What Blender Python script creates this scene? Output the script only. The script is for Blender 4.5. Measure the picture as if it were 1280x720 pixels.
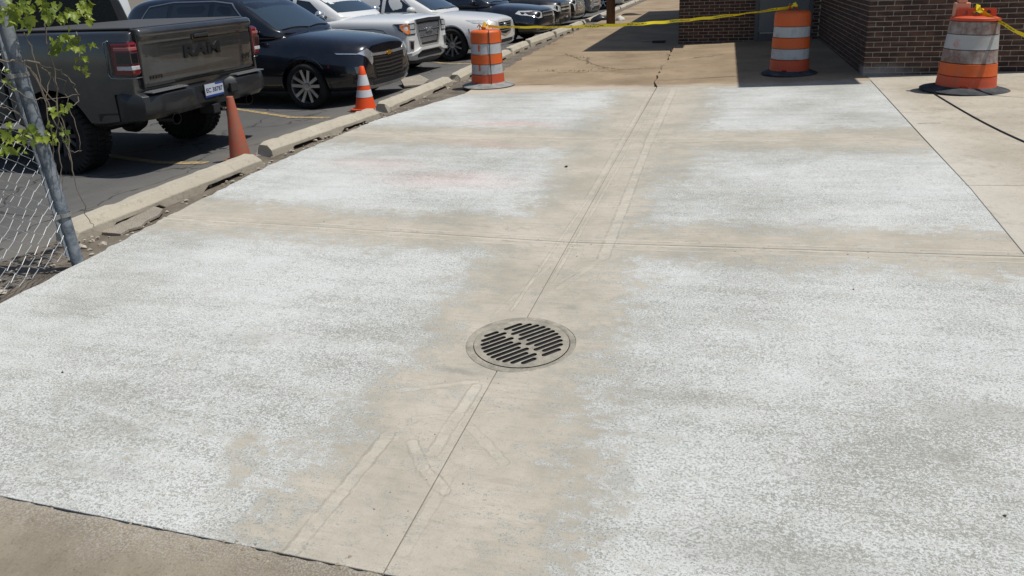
import bpy, bmesh, math, random
from math import sin, cos, pi, radians, sqrt
from mathutils import Vector, Matrix, noise
from mathutils.bvhtree import BVHTree
from mathutils.geometry import delaunay_2d_cdt

for o in list(bpy.data.objects):
    bpy.data.objects.remove(o)
SC = bpy.context.scene
COL = SC.collection
random.seed(7)

# ------------------------------------------------------------------ camera
FPX, PITCH, ROLL, YAW, CYPX = 900.6, .2975, -.0443, .2875, 245.0
CAM = Vector((.8646, 0, 1.61))
_fw = Vector((-sin(YAW)*cos(PITCH), cos(YAW)*cos(PITCH), -sin(PITCH)))
_rt0 = Vector((cos(YAW), sin(YAW), 0)); _up0 = _rt0.cross(_fw)
_rt = cos(ROLL)*_rt0 + sin(ROLL)*_up0
_up = -sin(ROLL)*_rt0 + cos(ROLL)*_up0
cam_data = bpy.data.cameras.new('camera')
cam_data.sensor_width = 36
cam_data.lens = FPX/1280*36
cam_data.shift_y = -(360-CYPX)/1280
cam_data.clip_start = .05
cam_data.clip_end = 600
cam = bpy.data.objects.new('camera', cam_data)
COL.objects.link(cam)
m = Matrix((_rt, _up, -_fw)).transposed().to_4x4()
m.translation = CAM
cam.matrix_world = m
SC.camera = cam

# ------------------------------------------------------------------ sky, sun, exposure
SUN_EL, SUN_AZ = radians(68), radians(84)     # azimuth from +Y towards +X
world = bpy.data.worlds.new('World'); SC.world = world
world.use_nodes = True
wn = world.node_tree
bg = wn.nodes['Background']
sky = wn.nodes.new('ShaderNodeTexSky')
sky.sky_type = 'NISHITA'; sky.sun_disc = False
sky.sun_elevation = SUN_EL; sky.sun_rotation = SUN_AZ
sky.air_density = 1.0; sky.dust_density = 1.0
wn.links.new(sky.outputs[0], bg.inputs[0])
bg.inputs[1].default_value = .085
sd = bpy.data.lights.new('sun', 'SUN'); sd.energy = 4.15; sd.angle = radians(.53); sd.color = (1, .965, .91)
sun = bpy.data.objects.new('sun', sd); COL.objects.link(sun)
sdir = Vector((sin(SUN_AZ)*cos(SUN_EL), cos(SUN_AZ)*cos(SUN_EL), sin(SUN_EL)))
sun.rotation_euler = sdir.to_track_quat('Z', 'Y').to_euler()
sun.location = sdir*30
SC.view_settings.view_transform = 'Standard'
SC.view_settings.look = 'None'
SC.view_settings.exposure = 0
SC.view_settings.gamma = 1

# ------------------------------------------------------------------ pixel helpers (a pixel gives a direction only)
GL, GR = .003, .029
def ray(x, y):
    return _rt*((x-640)/FPX) - _up*((y-CYPX)/FPX) + _fw
def at_plane(x, y, ax, v):
    d = ray(x, y); t = (v-CAM[ax])/d[ax]
    return CAM + d*t
def gz(x, y=0):
    z = GR*x if x > 0 else -GL*x
    return z
def G(x, y, dz=0):
    d = ray(x, y); q = None
    for s, g in ((1, GR), (-1, GL)):
        t = (s*g*CAM.x-CAM.z+dz)/(d.z-s*g*d.x); q = CAM+d*t
        if s*q.x >= -1e-6: return q
    return q
def lotz(x):
    return -.10 - .12*max(0, min((-3.75-x)/1.3, 1))
def L(x, y):                      # pixel -> point of the parking lot
    z = -.2
    for i in range(6):
        q = at_plane(x, y, 2, z); z = lotz(q.x)
    return q

# ------------------------------------------------------------------ object helpers
def tag(o, label=None, cat=None, group=None, kind=None):
    if label: o['label'] = label
    if cat: o['category'] = cat
    if group: o['group'] = group
    if kind: o['kind'] = kind
    return o
def link(name, me, parent=None):
    o = bpy.data.objects.new(name, me); COL.objects.link(o)
    if parent is not None: o.parent = parent
    return o
def empty(name, loc=(0, 0, 0), rz=0, scale=1):
    o = link(name, None); o.location = loc; o.rotation_euler = (0, 0, rz); o.scale = (scale,)*3
    o.empty_display_size = .2
    return o
class MB:
    def __init__(s): s.v = []; s.f = []; s.mi = []; s.cur = 0
    def add(s, vs, fs, M=None):
        b = len(s.v)
        for p in vs:
            p = Vector(p)
            s.v.append(M @ p if M else p)
        for f in fs:
            s.f.append([b+i for i in f]); s.mi.append(s.cur)
        return s
    def box(s, a, b, M=None):
        x0, y0, z0 = a; x1, y1, z1 = b
        v = [(x0,y0,z0),(x1,y0,z0),(x1,y1,z0),(x0,y1,z0),(x0,y0,z1),(x1,y0,z1),(x1,y1,z1),(x0,y1,z1)]
        f = [(0,3,2,1),(4,5,6,7),(0,1,5,4),(1,2,6,5),(2,3,7,6),(3,0,4,7)]
        return s.add(v, f, M)
    def prism(s, poly, z0, z1, M=None):          # poly in xy, extruded in z
        n = len(poly)
        v = [(p[0], p[1], z0) for p in poly]+[(p[0], p[1], z1) for p in poly]
        f = [tuple(range(n-1, -1, -1)), tuple(range(n, 2*n))]
        f += [(i, (i+1) % n, n+(i+1) % n, n+i) for i in range(n)]
        return s.add(v, f, M)
    def tube(s, pts, r, seg=8, caps=True, M=None):
        pts = [Vector(p) for p in pts]; n = len(pts)
        rs = r if isinstance(r, (list, tuple)) else [r]*n
        vs = []; ref = None
        for i, p in enumerate(pts):
            t = (pts[min(i+1, n-1)]-pts[max(i-1, 0)]).normalized()
            if ref is None:
                ref = Vector((0, 0, 1)) if abs(t.z) < .9 else Vector((1, 0, 0))
            u = t.cross(ref).normalized(); w = t.cross(u).normalized(); ref = -w if False else ref
            for k in range(seg):
                a = 2*pi*k/seg
                vs.append(p+(u*cos(a)+w*sin(a))*rs[i])
        fs = []
        for i in range(n-1):
            for k in range(seg):
                a = i*seg+k; b = i*seg+(k+1) % seg
                fs.append((a, b, b+seg, a+seg))
        if caps: fs += [tuple(range(seg-1, -1, -1)), tuple(range((n-1)*seg, n*seg))]
        return s.add(vs, fs, M)
    def lathe(s, prof, seg=32, M=None, closed=False):   # prof list (r,z)
        n = len(prof); vs = []; fs = []
        for r, z in prof:
            for k in range(seg):
                a = 2*pi*k/seg; vs.append((r*cos(a), r*sin(a), z))
        for i in range(n if closed else n-1):
            j = (i+1) % n
            for k in range(seg):
                a = i*seg+k; b = i*seg+(k+1) % seg
                c = j*seg+(k+1) % seg; d = j*seg+k
                fs.append((a, b, c, d))
        if not closed:
            if prof[0][0] > 1e-4: fs.append(tuple(range(seg-1, -1, -1)))
            if prof[-1][0] > 1e-4: fs.append(tuple(range((n-1)*seg, n*seg)))
        return s.add(vs, fs, M)
    def mesh(s, name, mat, smooth=False):
        me = bpy.data.meshes.new(name)
        me.from_pydata([tuple(v) for v in s.v], [], s.f)
        for mm in (mat if isinstance(mat, (list, tuple)) else [mat]): me.materials.append(mm)
        if any(s.mi):
            me.polygons.foreach_set('material_index', s.mi)
        if smooth: me.polygons.foreach_set('use_smooth', [True]*len(me.polygons))
        me.update()
        return me
    def build(s, name, mat, parent=None, smooth=False, auto=None, bevel=None):
        o = link(name, s.mesh(name, mat, smooth or auto is not None), parent)
        if bevel:
            md = o.modifiers.new('bevel', 'BEVEL'); md.width = bevel; md.segments = 2
            md.limit_method = 'ANGLE'; md.angle_limit = radians(35)
        if auto is not None:
            o.data.set_sharp_from_angle(angle=radians(auto))
        return o
def bake(o, name=None):
    """apply an object's modifiers into a fresh mesh"""
    bpy.context.view_layer.update()
    dg = bpy.context.evaluated_depsgraph_get()
    me = bpy.data.meshes.new_from_object(o.evaluated_get(dg), depsgraph=dg)
    return me
def cdt(poly, holes=(), grid=None):
    """triangulate a 2d polygon with holes; returns verts2d, faces"""
    vs = []; fs = []; es = []
    def loop(pl):
        b = len(vs); vs.extend(Vector(p) for p in pl); n = len(pl)
        es.extend((b+i, b+(i+1) % n) for i in range(n))
    loop(poly)
    for h in holes: loop(h)
    def inside(p, pl):
        c = False; n = len(pl); j = n-1
        for i in range(n):
            a, b = pl[i], pl[j]
            if (a[1] > p[1]) != (b[1] > p[1]) and p[0] < (b[0]-a[0])*(p[1]-a[1])/(b[1]-a[1])+a[0]: c = not c
            j = i
        return c
    if grid:
        xs = [p[0] for p in poly]; ys = [p[1] for p in poly]
        nx = max(1, int((max(xs)-min(xs))/grid)); ny = max(1, int((max(ys)-min(ys))/grid))
        for i in range(1, nx):
            for j in range(1, ny):
                p = (min(xs)+(max(xs)-min(xs))*i/nx, min(ys)+(max(ys)-min(ys))*j/ny)
                if inside(p, poly): vs.append(Vector(p))
    out = delaunay_2d_cdt(vs, es, [], 0, 1e-6)
    V, F = out[0], out[2]; R = []
    for f in F:
        c = [sum(V[i][k] for i in f)/len(f) for k in (0, 1)]
        if inside(c, poly) and not any(inside(c, h) for h in holes): R.append(list(f))
    return V, R
def densify(poly, step):
    out = []
    n = len(poly)
    for i in range(n):
        a = Vector(poly[i]); b = Vector(poly[(i+1) % n]); k = max(1, int((b-a).length/step+.5))
        out += [a.lerp(b, t/k) for t in range(k)]
    return out

# ------------------------------------------------------------------ material helpers
class NT:
    def __init__(s, name):
        s.m = bpy.data.materials.new(name); s.m.use_nodes = True
        s.t = s.m.node_tree; s.n = s.t.nodes; s.b = s.n['Principled BSDF']
        s._pos = None
    def set(s, inp, v):
        if hasattr(v, 'is_output'): s.t.links.new(v, inp)
        elif hasattr(inp.default_value, '__len__'):
            d = list(v) if hasattr(v, '__len__') else [v]*3
            n = len(inp.default_value)
            if n == 4 and len(d) == 3: d = d+[1]
            inp.default_value = d[:n]
        else: inp.default_value = v
    def pos(s):
        if s._pos is None:
            s._pos = s.n.new('ShaderNodeNewGeometry').outputs['Position']
        return s._pos
    def obj(s):
        return s.n.new('ShaderNodeTexCoord').outputs['Object']
    def rnd(s):
        return s.n.new('ShaderNodeObjectInfo').outputs['Random']
    def xyz(s, v=None):
        nd = s.n.new('ShaderNodeSeparateXYZ'); s.set(nd.inputs[0], v or s.pos()); return nd.outputs
    def M(s, op, a, b=0.0, c=0.0, clamp=False):
        nd = s.n.new('ShaderNodeMath'); nd.operation = op; nd.use_clamp = clamp
        s.set(nd.inputs[0], a); s.set(nd.inputs[1], b); s.set(nd.inputs[2], c)
        return nd.outputs[0]
    def V(s, op, a, b=(0, 0, 0), sc=1.0):
        nd = s.n.new('ShaderNodeVectorMath'); nd.operation = op
        s.set(nd.inputs[0], a); s.set(nd.inputs[1], b)
        if op == 'SCALE': s.set(nd.inputs[3], sc)
        return nd.outputs['Value'] if op in ('DOT_PRODUCT', 'LENGTH', 'DISTANCE') else nd.outputs[0]
    def noise(s, vec, scale, detail=4, rough=.55, col=False, dist=0):
        nd = s.n.new('ShaderNodeTexNoise'); s.set(nd.inputs['Vector'], vec)
        nd.inputs['Scale'].default_value = scale; nd.inputs['Detail'].default_value = detail
        nd.inputs['Roughness'].default_value = rough; nd.inputs['Distortion'].default_value = dist
        return nd.outputs['Color' if col else 'Fac']
    def voro(s, vec, scale, feature='F1', out='Distance', rand=1):
        nd = s.n.new('ShaderNodeTexVoronoi'); nd.feature = feature; s.set(nd.inputs['Vector'], vec)
        nd.inputs['Scale'].default_value = scale; nd.inputs['Randomness'].default_value = rand
        return nd.outputs[out]
    def smooth(s, v, lo, hi):                     # smoothstep, also falling
        nd = s.n.new('ShaderNodeMapRange'); nd.interpolation_type = 'SMOOTHSTEP'
        if lo <= hi:
            s.set(nd.inputs[0], v); nd.inputs[1].default_value = lo; nd.inputs[2].default_value = hi
            nd.inputs[3].default_value = 0; nd.inputs[4].default_value = 1
        else:
            s.set(nd.inputs[0], v); nd.inputs[1].default_value = hi; nd.inputs[2].default_value = lo
            nd.inputs[3].default_value = 1; nd.inputs[4].default_value = 0
        return nd.outputs[0]
    def mix(s, fac, a, b, mode='MIX'):
        nd = s.n.new('ShaderNodeMix'); nd.data_type = 'RGBA'; nd.blend_type = mode
        s.set(nd.inputs[0], fac); s.set(nd.inputs[6], a); s.set(nd.inputs[7], b)
        return nd.outputs[2]
    def seg(s, a, b, w, soft=.5, p=None):
        """mask 1 inside a capsule a-b (xy) of half width w"""
        p = p or s.flat()
        a = Vector((a[0], a[1], 0)); b = Vector((b[0], b[1], 0)); ba = b-a
        pa = s.V('SUBTRACT', p, a)
        h = s.M('DIVIDE', s.V('DOT_PRODUCT', pa, ba), ba.length_squared, clamp=True)
        pr = s.V('SCALE', ba, sc=h)
        d = s.V('LENGTH', s.V('SUBTRACT', pa, pr))
        return s.smooth(d, w, w*(1-soft)), d
    def flat(s):
        if not hasattr(s, '_flat'):
            s._flat = s.V('MULTIPLY', s.pos(), (1, 1, 0))
        return s._flat
    def bump(s, h, strength=.3, dist=.01):
        nd = s.n.new('ShaderNodeBump'); nd.inputs['Strength'].default_value = strength
        nd.inputs['Distance'].default_value = dist; s.set(nd.inputs['Height'], h)
        s.t.links.new(nd.outputs[0], s.b.inputs['Normal'])
    def out(s, col, rough=.8, metal=0, coat=0, spec=.5):
        s.set(s.b.inputs['Base Color'], col); s.set(s.b.inputs['Roughness'], rough)
        s.set(s.b.inputs['Metallic'], metal); s.set(s.b.inputs['Coat Weight'], coat)
        s.b.inputs['Coat Roughness'].default_value = .04
        s.b.inputs['Specular IOR Level'].default_value = spec
        return s.m
def srgb(r, g, b):
    f = lambda c: (c/255/12.92) if c/255 <= .04045 else ((c/255+.055)/1.055)**2.4
    return (f(r), f(g), f(b))
def plain(name, col, rough=.6, metal=0, coat=0, var=.15, scale=8, spec=.5, bump=0):
    n = NT(name)
    p = n.obj()
    a = n.noise(p, scale, 5, .6)
    c = n.mix(a, [x*(1-var) for x in col], [min(1, x*(1+var)) for x in col])
    if bump: n.bump(n.noise(p, scale*6, 4), bump, .003)
    return n.out(c, rough, metal, coat, spec)
# ------------------------------------------------------------------ ground materials
def mat_fresh():
    n = NT('fresh_concrete'); P = n.pos()
    warp = n.V('SUBTRACT', n.noise(P, 1.1, 3, .6, col=True), (.5, .5, .5))
    warp2 = n.V('SUBTRACT', n.noise(P, 7, 3, .6, col=True), (.5, .5, .5))
    Q = n.V('ADD', n.V('ADD', P, n.V('SCALE', warp, sc=.42)), n.V('SCALE', warp2, sc=.12))
    x, y, z = n.xyz(Q)[0:3]
    # dust that settled along the centre joint and the cross joints
    wl = n.noise(n.V('MULTIPLY', P, (0, .8, 0)), 1.0, 2)
    dc = n.M('ABSOLUTE', n.M('ADD', x, .0))
    centre = n.smooth(n.M('MULTIPLY', dc, n.M('SUBTRACT', 1.0, n.M('MULTIPLY', n.smooth(n.xyz()[1], 2.6, 1.6), .15))), .72, .14)
    far = n.smooth(n.xyz()[1], 4.0, 7.0)
    centre = n.M('MAXIMUM', centre, n.M('MULTIPLY', n.smooth(n.M('ABSOLUTE', n.M('SUBTRACT', x, .12)), 1.05, .2), far))
    b1 = n.smooth(n.M('ABSOLUTE', n.M('SUBTRACT', y, 4.22)), .60, .02)
    b2 = n.smooth(n.M('ABSOLUTE', n.M('SUBTRACT', y, 7.0)), .85, .05)
    b3 = n.smooth(y, 9.95, 10.4)
    finger = n.seg((-.80, 1.98), (-.55, 1.45), .09, .9, Q)[0]
    finger2 = n.seg((-.5, 1.52), (-.2, 1.6), .16, .9, Q)[0]
    dust = n.M('MAXIMUM', n.M('MAXIMUM', centre, b1), n.M('MAXIMUM', b2, b3))
    dust = n.M('MAXIMUM', dust, n.M('MAXIMUM', n.M('MULTIPLY', finger, .55), n.M('MULTIPLY', finger2, .8)))
    # broom-finished white residue with grey worn flecks
    St = n.V('MULTIPLY', P, (.35, 1, 1))
    big = n.noise(P, .75, 4, .6)
    streak = n.noise(n.V('MULTIPLY', P, (.16, 1, 1)), 7, 5, .65)
    broom = n.noise(n.V('MULTIPLY', P, (.05, 1, 1)), 90, 3, .7)
    fine = n.noise(P, 270, 2, .7)
    fleck = n.noise(n.V('MULTIPLY', P, (.75, 1, 1)), 140, 3, .72)
    clump = n.noise(n.V('MULTIPLY', P, (.6, 1, 1)), 34, 4, .7)
    fl = n.M('ADD', n.M('ADD', n.M('MULTIPLY', fleck, .52), n.M('MULTIPLY', fine, .34)), n.M('MULTIPLY', clump, .14))
    dens = n.M('ADD', n.M('MULTIPLY', big, .62), n.M('MULTIPLY', streak, .38))
    dens = n.M('ADD', dens, n.M('MULTIPLY', n.M('SUBTRACT', broom, .5), .10))
    thr = n.M('ADD', n.M('MULTIPLY', n.M('SUBTRACT', dens, .47), .40), fl)
    white = n.smooth(thr, .425, .565)
    white_c = n.mix(n.noise(P, 2.2, 3), srgb(192, 195, 192), srgb(206, 207, 203))
    grey_c = n.mix(n.noise(P, 5, 4, .7), srgb(130, 131, 124), srgb(154, 152, 142))
    base = n.mix(white, grey_c, white_c)
    # near the joints the residue thins before the dust takes over
    tan = n.mix(n.smooth(n.noise(P, 1.6, 5, .7), .3, .7), srgb(162, 156, 142), srgb(188, 180, 165))
    tan = n.mix(n.M('MULTIPLY', n.smooth(n.noise(n.V('MULTIPLY', P, (.15, 1, 1)), 40, 3, .7), .45, .8), .35), tan, srgb(136, 129, 115))
    tan = n.mix(n.M('MULTIPLY', n.smooth(fl, .46, .66), .42), tan, srgb(140, 134, 120))
    dn = n.M('ADD', dust, n.M('MULTIPLY', n.M('SUBTRACT', fl, .5), 4.2))
    dn = n.M('ADD', dn, n.M('MULTIPLY', n.M('SUBTRACT', streak, .5), 1.0))
    dn = n.M('ADD', dn, n.M('MULTIPLY', n.M('SUBTRACT', broom, .5), .5))
    dn = n.M('ADD', dn, n.M('MULTIPLY', n.M('SUBTRACT', clump, .5), 1.5))
    dn = n.M('ADD', dn, n.M('MULTIPLY', n.M('SUBTRACT', n.noise(n.V('MULTIPLY', P, (.6, 1, 1)), 10, 4, .7), .5), 1.6))
    dfac = n.smooth(dn, .32, .78)
    col = n.mix(dfac, base, tan)
    # rub marks: pale strips pressed into the dust by wheels and boards
    rel = n.M('MULTIPLY', n.noise(P, 260, 2), .25)
    Qs = n.V('ADD', n.flat(), n.V('SCALE', n.V('SUBTRACT', n.noise(P, 22, 3, .6, col=True), (.5, .5, .5)), sc=.024))
    Qs = n.V('MULTIPLY', Qs, (1, 1, 0))
    patch = n.noise(P, 9, 3, .6)
    for a, b, w, f in (((364, 692), (487, 543), .024, .9), ((318, 718), (364, 692), .026, .6), ((541, 568), (596, 483), .022, .8),
                       ((516, 553), (530, 585), .02, .7), ((530, 585), (557, 614), .02, .9), ((586, 531), (631, 578), .018, .6),
                       ((491, 489), (596, 477), .014, .7), ((518, 522), (640, 513), .008, .4),
                       ((755, 322), (811, 179), .032, .85), ((811, 179), (842, 112), .042, .85), ((700, 360), (755, 322), .02, .5),
                       ((640, 388), (736, 248), .010, .7), ((736, 248), (812, 118), .022, .7), ((690, 352), (830, 112), .012, .7),
                       ((620, 392), (690, 330), .012, .4), ((700, 352), (760, 318), .012, .4), ((505, 690), (560, 600), .02, .35)):
        ga, gb = G(*a), G(*b)
        mk, d = n.seg(ga, gb, w, .25, Qs)
        rim = n.M('MULTIPLY', n.smooth(n.M('ABSOLUTE', n.M('SUBTRACT', d, w*1.12)), w*.3+.002, 0), f)
        k = n.M('MULTIPLY', n.M('MULTIPLY', mk, f), n.smooth(patch, .36, .62))
        col = n.mix(n.M('MULTIPLY', k, .36), col, srgb(198, 192, 178))
        col = n.mix(n.M('MULTIPLY', n.M('MULTIPLY', rim, n.smooth(patch, .36, .6)), .34), col, srgb(124, 116, 101))
        rel = n.M('ADD', rel, n.M('MULTIPLY', rim, .8))
    # ridges of slurry along the cross joints
    xx, yy, zz = n.xyz(n.V('ADD', P, n.V('SCALE', warp2, sc=.03)))[0:3]
    for y0, w in ((4.12, .014), (4.20, .010), (4.05, .008), (6.92, .022), (7.06, .016)):
        d = n.M('ABSOLUTE', n.M('SUBTRACT', yy, y0))
        r = n.M('MULTIPLY', n.smooth(d, w*1.3, 0), n.smooth(n.noise(n.V('MULTIPLY', P, (1, .2, 1)), 2.5, 5, .7), .32, .6))
        col = n.mix(n.M('MULTIPLY', r, .5), col, srgb(204, 197, 182))
        dk = n.M('MULTIPLY', n.smooth(n.M('ABSOLUTE', n.M('SUBTRACT', yy, y0-w*1.7)), w*.7, 0), n.smooth(n.noise(P, 6, 4, .7), .5, .66))
        col = n.mix(n.M('MULTIPLY', dk, .65), col, srgb(116, 106, 92))
        rel = n.M('ADD', rel, n.M('MULTIPLY', r, 1.4))
    # crumbs of shoe and tyre prints in the dust
    cr = n.M('MULTIPLY', n.smooth(n.noise(n.V('MULTIPLY', P, (1, 2, 1)), 48, 3, .6), .60, .72), n.smooth(n.noise(P, 3.2, 2), .52, .66))
    cr = n.M('MULTIPLY', cr, n.smooth(dust, .6, .95))
    col = n.mix(n.M('MULTIPLY', cr, .5), col, srgb(134, 124, 107))
    rel = n.M('ADD', rel, cr)
    # marking-paint residue and damp spots
    for c, sx, sy, k in (((640, 156), .8, .22, .20), ((560, 225), 1.0, .4, .13), ((470, 205), .8, .35, .10), ((600, 180), .7, .2, .10)):
        g = G(*c); e = n.V('LENGTH', n.V('DIVIDE', n.V('SUBTRACT', n.V('MULTIPLY', Q, (1, 1, 0)), (g.x, g.y, 0)), (sx, sy, 1)))
        col = n.mix(n.M('MULTIPLY', n.smooth(e, 1, .1), k), col, srgb(224, 150, 140))
    for c, sx, sy, k in (((1185, 560), .13, .05, .5), ((775, 590), .05, .1, .5), ((1230, 520), .3, .12, .35), ((850, 490), .3, .09, .30), ((960, 690), .4, .12, .3),
                         ((572, 456), .13, .045, .9), ((712, 388), .06, .05, .8), ((165, 525), .2, .06, .3), ((120, 590), .3, .06, .25), ((330, 420), .3, .1, .25), ((1090, 145), .5, .3, .22)):
        g = G(*c); e = n.V('LENGTH', n.V('DIVIDE', n.V('SUBTRACT', n.V('MULTIPLY', Q, (1, 1, 0)), (g.x, g.y, 0)), (sx, sy, 1)))
        col = n.mix(n.M('MULTIPLY', n.M('MULTIPLY', n.smooth(e, 1.1, .2), k), n.smooth(fl, .38, .55)), col, srgb(140, 136, 127))
    h = n.M('ADD', n.M('ADD', n.M('MULTIPLY', fl, n.M('SUBTRACT', 1.4, dfac)), n.M('MULTIPLY', broom, .5)), rel)
    n.bump(h, .4, .007)
    return n.out(col, .9, spec=.25)

def mat_old(name, c0, c1, stain, sc=1.6, edge=None, bump=.5):
    n = NT(name); P = n.pos()
    a = n.noise(P, sc, 6, .65); b = n.noise(P, 16, 5, .7); f = n.noise(P, 90, 4, .75)
    col = n.mix(n.smooth(a, .3, .7), c0, c1)
    col = n.mix(n.M('MULTIPLY', n.smooth(b, .5, .75), .4), col, stain)
    col = n.mix(n.M('MULTIPLY', n.smooth(f, .52, .72), .5), col, [v*.7 for v in stain])
    col = n.mix(n.M('MULTIPLY', n.smooth(n.voro(P, 55), .20, .05), .25), col, [min(1, v*1.35) for v in c1])
    blot = n.smooth(n.noise(n.V('ADD', P, (7, 3, 1)), .9, 5, .7), .56, .72)
    col = n.mix(n.M('MULTIPLY', blot, .45), col, stain)
    if edge: col = edge(n, col, P)
    n.bump(n.M('ADD', n.M('MULTIPLY', b, .6), f), bump, .006)
    return n.out(col, .92, spec=.2)

def edge_near(n, col, P):        # white slurry splashed over the old near slab
    y = n.xyz(n.V('ADD', P, n.V('SCALE', n.V('SUBTRACT', n.noise(P, 5, 4, .7, col=True), (.5,)*3), sc=.35)))[1]
    k = n.M('MULTIPLY', n.smooth(y, 1.24, 1.50), n.smooth(n.noise(P, 150, 3, .7), .45, .6))
    return n.mix(n.M('MULTIPLY', k, .32), col, srgb(205, 205, 200))
def edge_far(n, col, P):         # dust dragged onto the old far slab
    y = n.xyz(n.V('ADD', P, n.V('SCALE', n.V('SUBTRACT', n.noise(P, 2.5, 4, .7, col=True), (.5,)*3), sc=.7)))[1]
    Qf = n.V('ADD', n.flat(), n.V('MULTIPLY', n.V('SUBTRACT', n.noise(P, 5, 4, .7, col=True), (.5,)*3), (.3, .3, 0)))
    for a_, b_ in (((706, 67), (727, 75)), ((727, 75), (750, 83)), ((750, 83), (774, 87)), ((735, 72), (733, 80)), ((774, 87), (832, 84)), ((700, 91), (774, 88)), ((905, 70), (862, 75))):
        ck = n.seg(G(*a_), G(*b_), .028, .6, Qf)[0]
        col = n.mix(n.M('MULTIPLY', ck, .7), col, srgb(58, 50, 40))
    k = n.smooth(y, 10.75, 10.25)
    return n.mix(n.M('MULTIPLY', k, .65), col, srgb(192, 182, 168))
def edge_walk(n, col, P):        # dust on the walk next to the new slab and darker wear
    x = n.xyz(n.V('ADD', P, n.V('SCALE', n.V('SUBTRACT', n.noise(P, 2.5, 4, .7, col=True), (.5,)*3), sc=.5)))[0]
    k = n.smooth(x, 3.1, 2.55)
    col = n.mix(n.M('MULTIPLY', k, .5), col, srgb(198, 194, 184))
    w = n.smooth(n.noise(P, 1.3, 5, .75), .54, .68)
    col = n.mix(n.M('MULTIPLY', n.smooth(n.noise(P, 24, 5, .8), .54, .68), .3), col, srgb(112, 102, 88))
    Qw = n.V('ADD', n.flat(), n.V('MULTIPLY', n.V('SUBTRACT', n.noise(P, 6, 3, col=True), (.5,)*3), (.1, .1, 0)))
    col = n.mix(n.M('MULTIPLY', n.seg(G(1148, 155), G(1172, 154), .02, .6, Qw)[0], .6), col, srgb(80, 74, 66))
    return n.mix(n.M('MULTIPLY', w, .36), col, srgb(120, 110, 96))
FRESH = mat_fresh()
OLD_NEAR = mat_old('old_concrete', srgb(122, 113, 98), srgb(148, 138, 121), srgb(100, 90, 77), 2.2, edge_near, .6)
OLD_FAR = mat_old('weathered_concrete', srgb(132, 115, 93), srgb(158, 140, 115), srgb(104, 86, 67), .8, edge_far)
WALK = mat_old('walk_concrete', srgb(158, 150, 135), srgb(184, 176, 160), srgb(132, 120, 104), .9, edge_walk)
DUST = plain('joint_dust', srgb(70, 63, 54), .95, var=.3, scale=20)
DIRT = mat_old('gutter_dirt', srgb(92, 84, 74), srgb(124, 115, 103), srgb(62, 55, 48), 3, None, .9)
def mat_asphalt():
    n = NT('asphalt'); P = n.pos()
    a = n.noise(P, .9, 5, .65); f = n.noise(P, 110, 3, .8); b = n.noise(P, 5, 5, .7)
    col = n.mix(a, srgb(72, 73, 74), srgb(98, 97, 94))
    col = n.mix(n.M('MULTIPLY', n.smooth(f, .5, .75), .5), col, srgb(128, 126, 121))
    x = n.xyz(n.V('ADD', P, n.V('SCALE', n.V('SUBTRACT', n.noise(P, 2, 4, .6, col=True), (.5,)*3), sc=1.0)))[0]
    col = n.mix(n.M('MULTIPLY', n.smooth(x, -5.2, -3.6), .5), col, srgb(128, 122, 112))
    col = n.mix(n.M('MULTIPLY', n.smooth(b, .55, .7), .35), col, srgb(60, 60, 61))
    vd = n.voro(n.V('ADD', P, n.V('SCALE', n.noise(P, 3, 3, col=True), sc=.4)), .7, 'DISTANCE_TO_EDGE')
    col = n.mix(n.M('MULTIPLY', n.smooth(vd, .012, .003), .7), col, srgb(38, 37, 36))
    n.bump(f, .6, .006)
    return n.out(col, .9, spec=.3)
ASPH = mat_asphalt()

# ------------------------------------------------------------------ terrain and pavements
gm = MB(); gm.add([(-150, -60, -.5), (150, -60, -.5), (150, 300, -.5), (-150, 300, -.5)], [(0, 1, 2, 3)])
tag(gm.build('ground', plain('far_ground', srgb(105, 98, 86), .95, scale=.3)), 'dull bare ground under the lot and buildings', 'ground', kind='structure')

lm = MB(); xs = [-60, -8, -5.05, -4.4, -3.75, -3.45, -2.4]
zs = [-.22, -.22, -.22, lotz(-4.4), -.10, -.07, -.06]
for i in range(len(xs)-1):
    lm.add([(xs[i], -12, zs[i]), (xs[i+1], -12, zs[i+1]), (xs[i+1], 90, zs[i+1]), (xs[i], 90, zs[i])], [(0, 1, 2, 3)])
lot = lm.build('parking_lot', ASPH); tag(lot, 'dark worn asphalt of the parking lot', 'parking lot', kind='structure')
gtm = MB(); random.seed(3)
ny = 240
for j in range(ny+1):
    y = -4+j*.2
    for i, x in enumerate((-3.85, -3.6, -3.35, -3.1, -2.85, -2.5)):
        zz = {0: -.115, 1: -.06, 2: -.055, 3: -.04, 4: -.03, 5: -.03}[i]
        gtm.v.append(Vector((x+random.uniform(-.05, .05), y, zz+random.uniform(-.012, .014)-(.01 if i == 0 else 0))))
for j in range(ny):
    for i in range(5):
        a = j*6+i; gtm.f.append([a, a+1, a+7, a+6]); gtm.mi.append(0)
tag(gtm.build('gutter', DIRT, smooth=True), 'dirt strip between the slab and the wheel stops', 'gutter', kind='structure')

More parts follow.
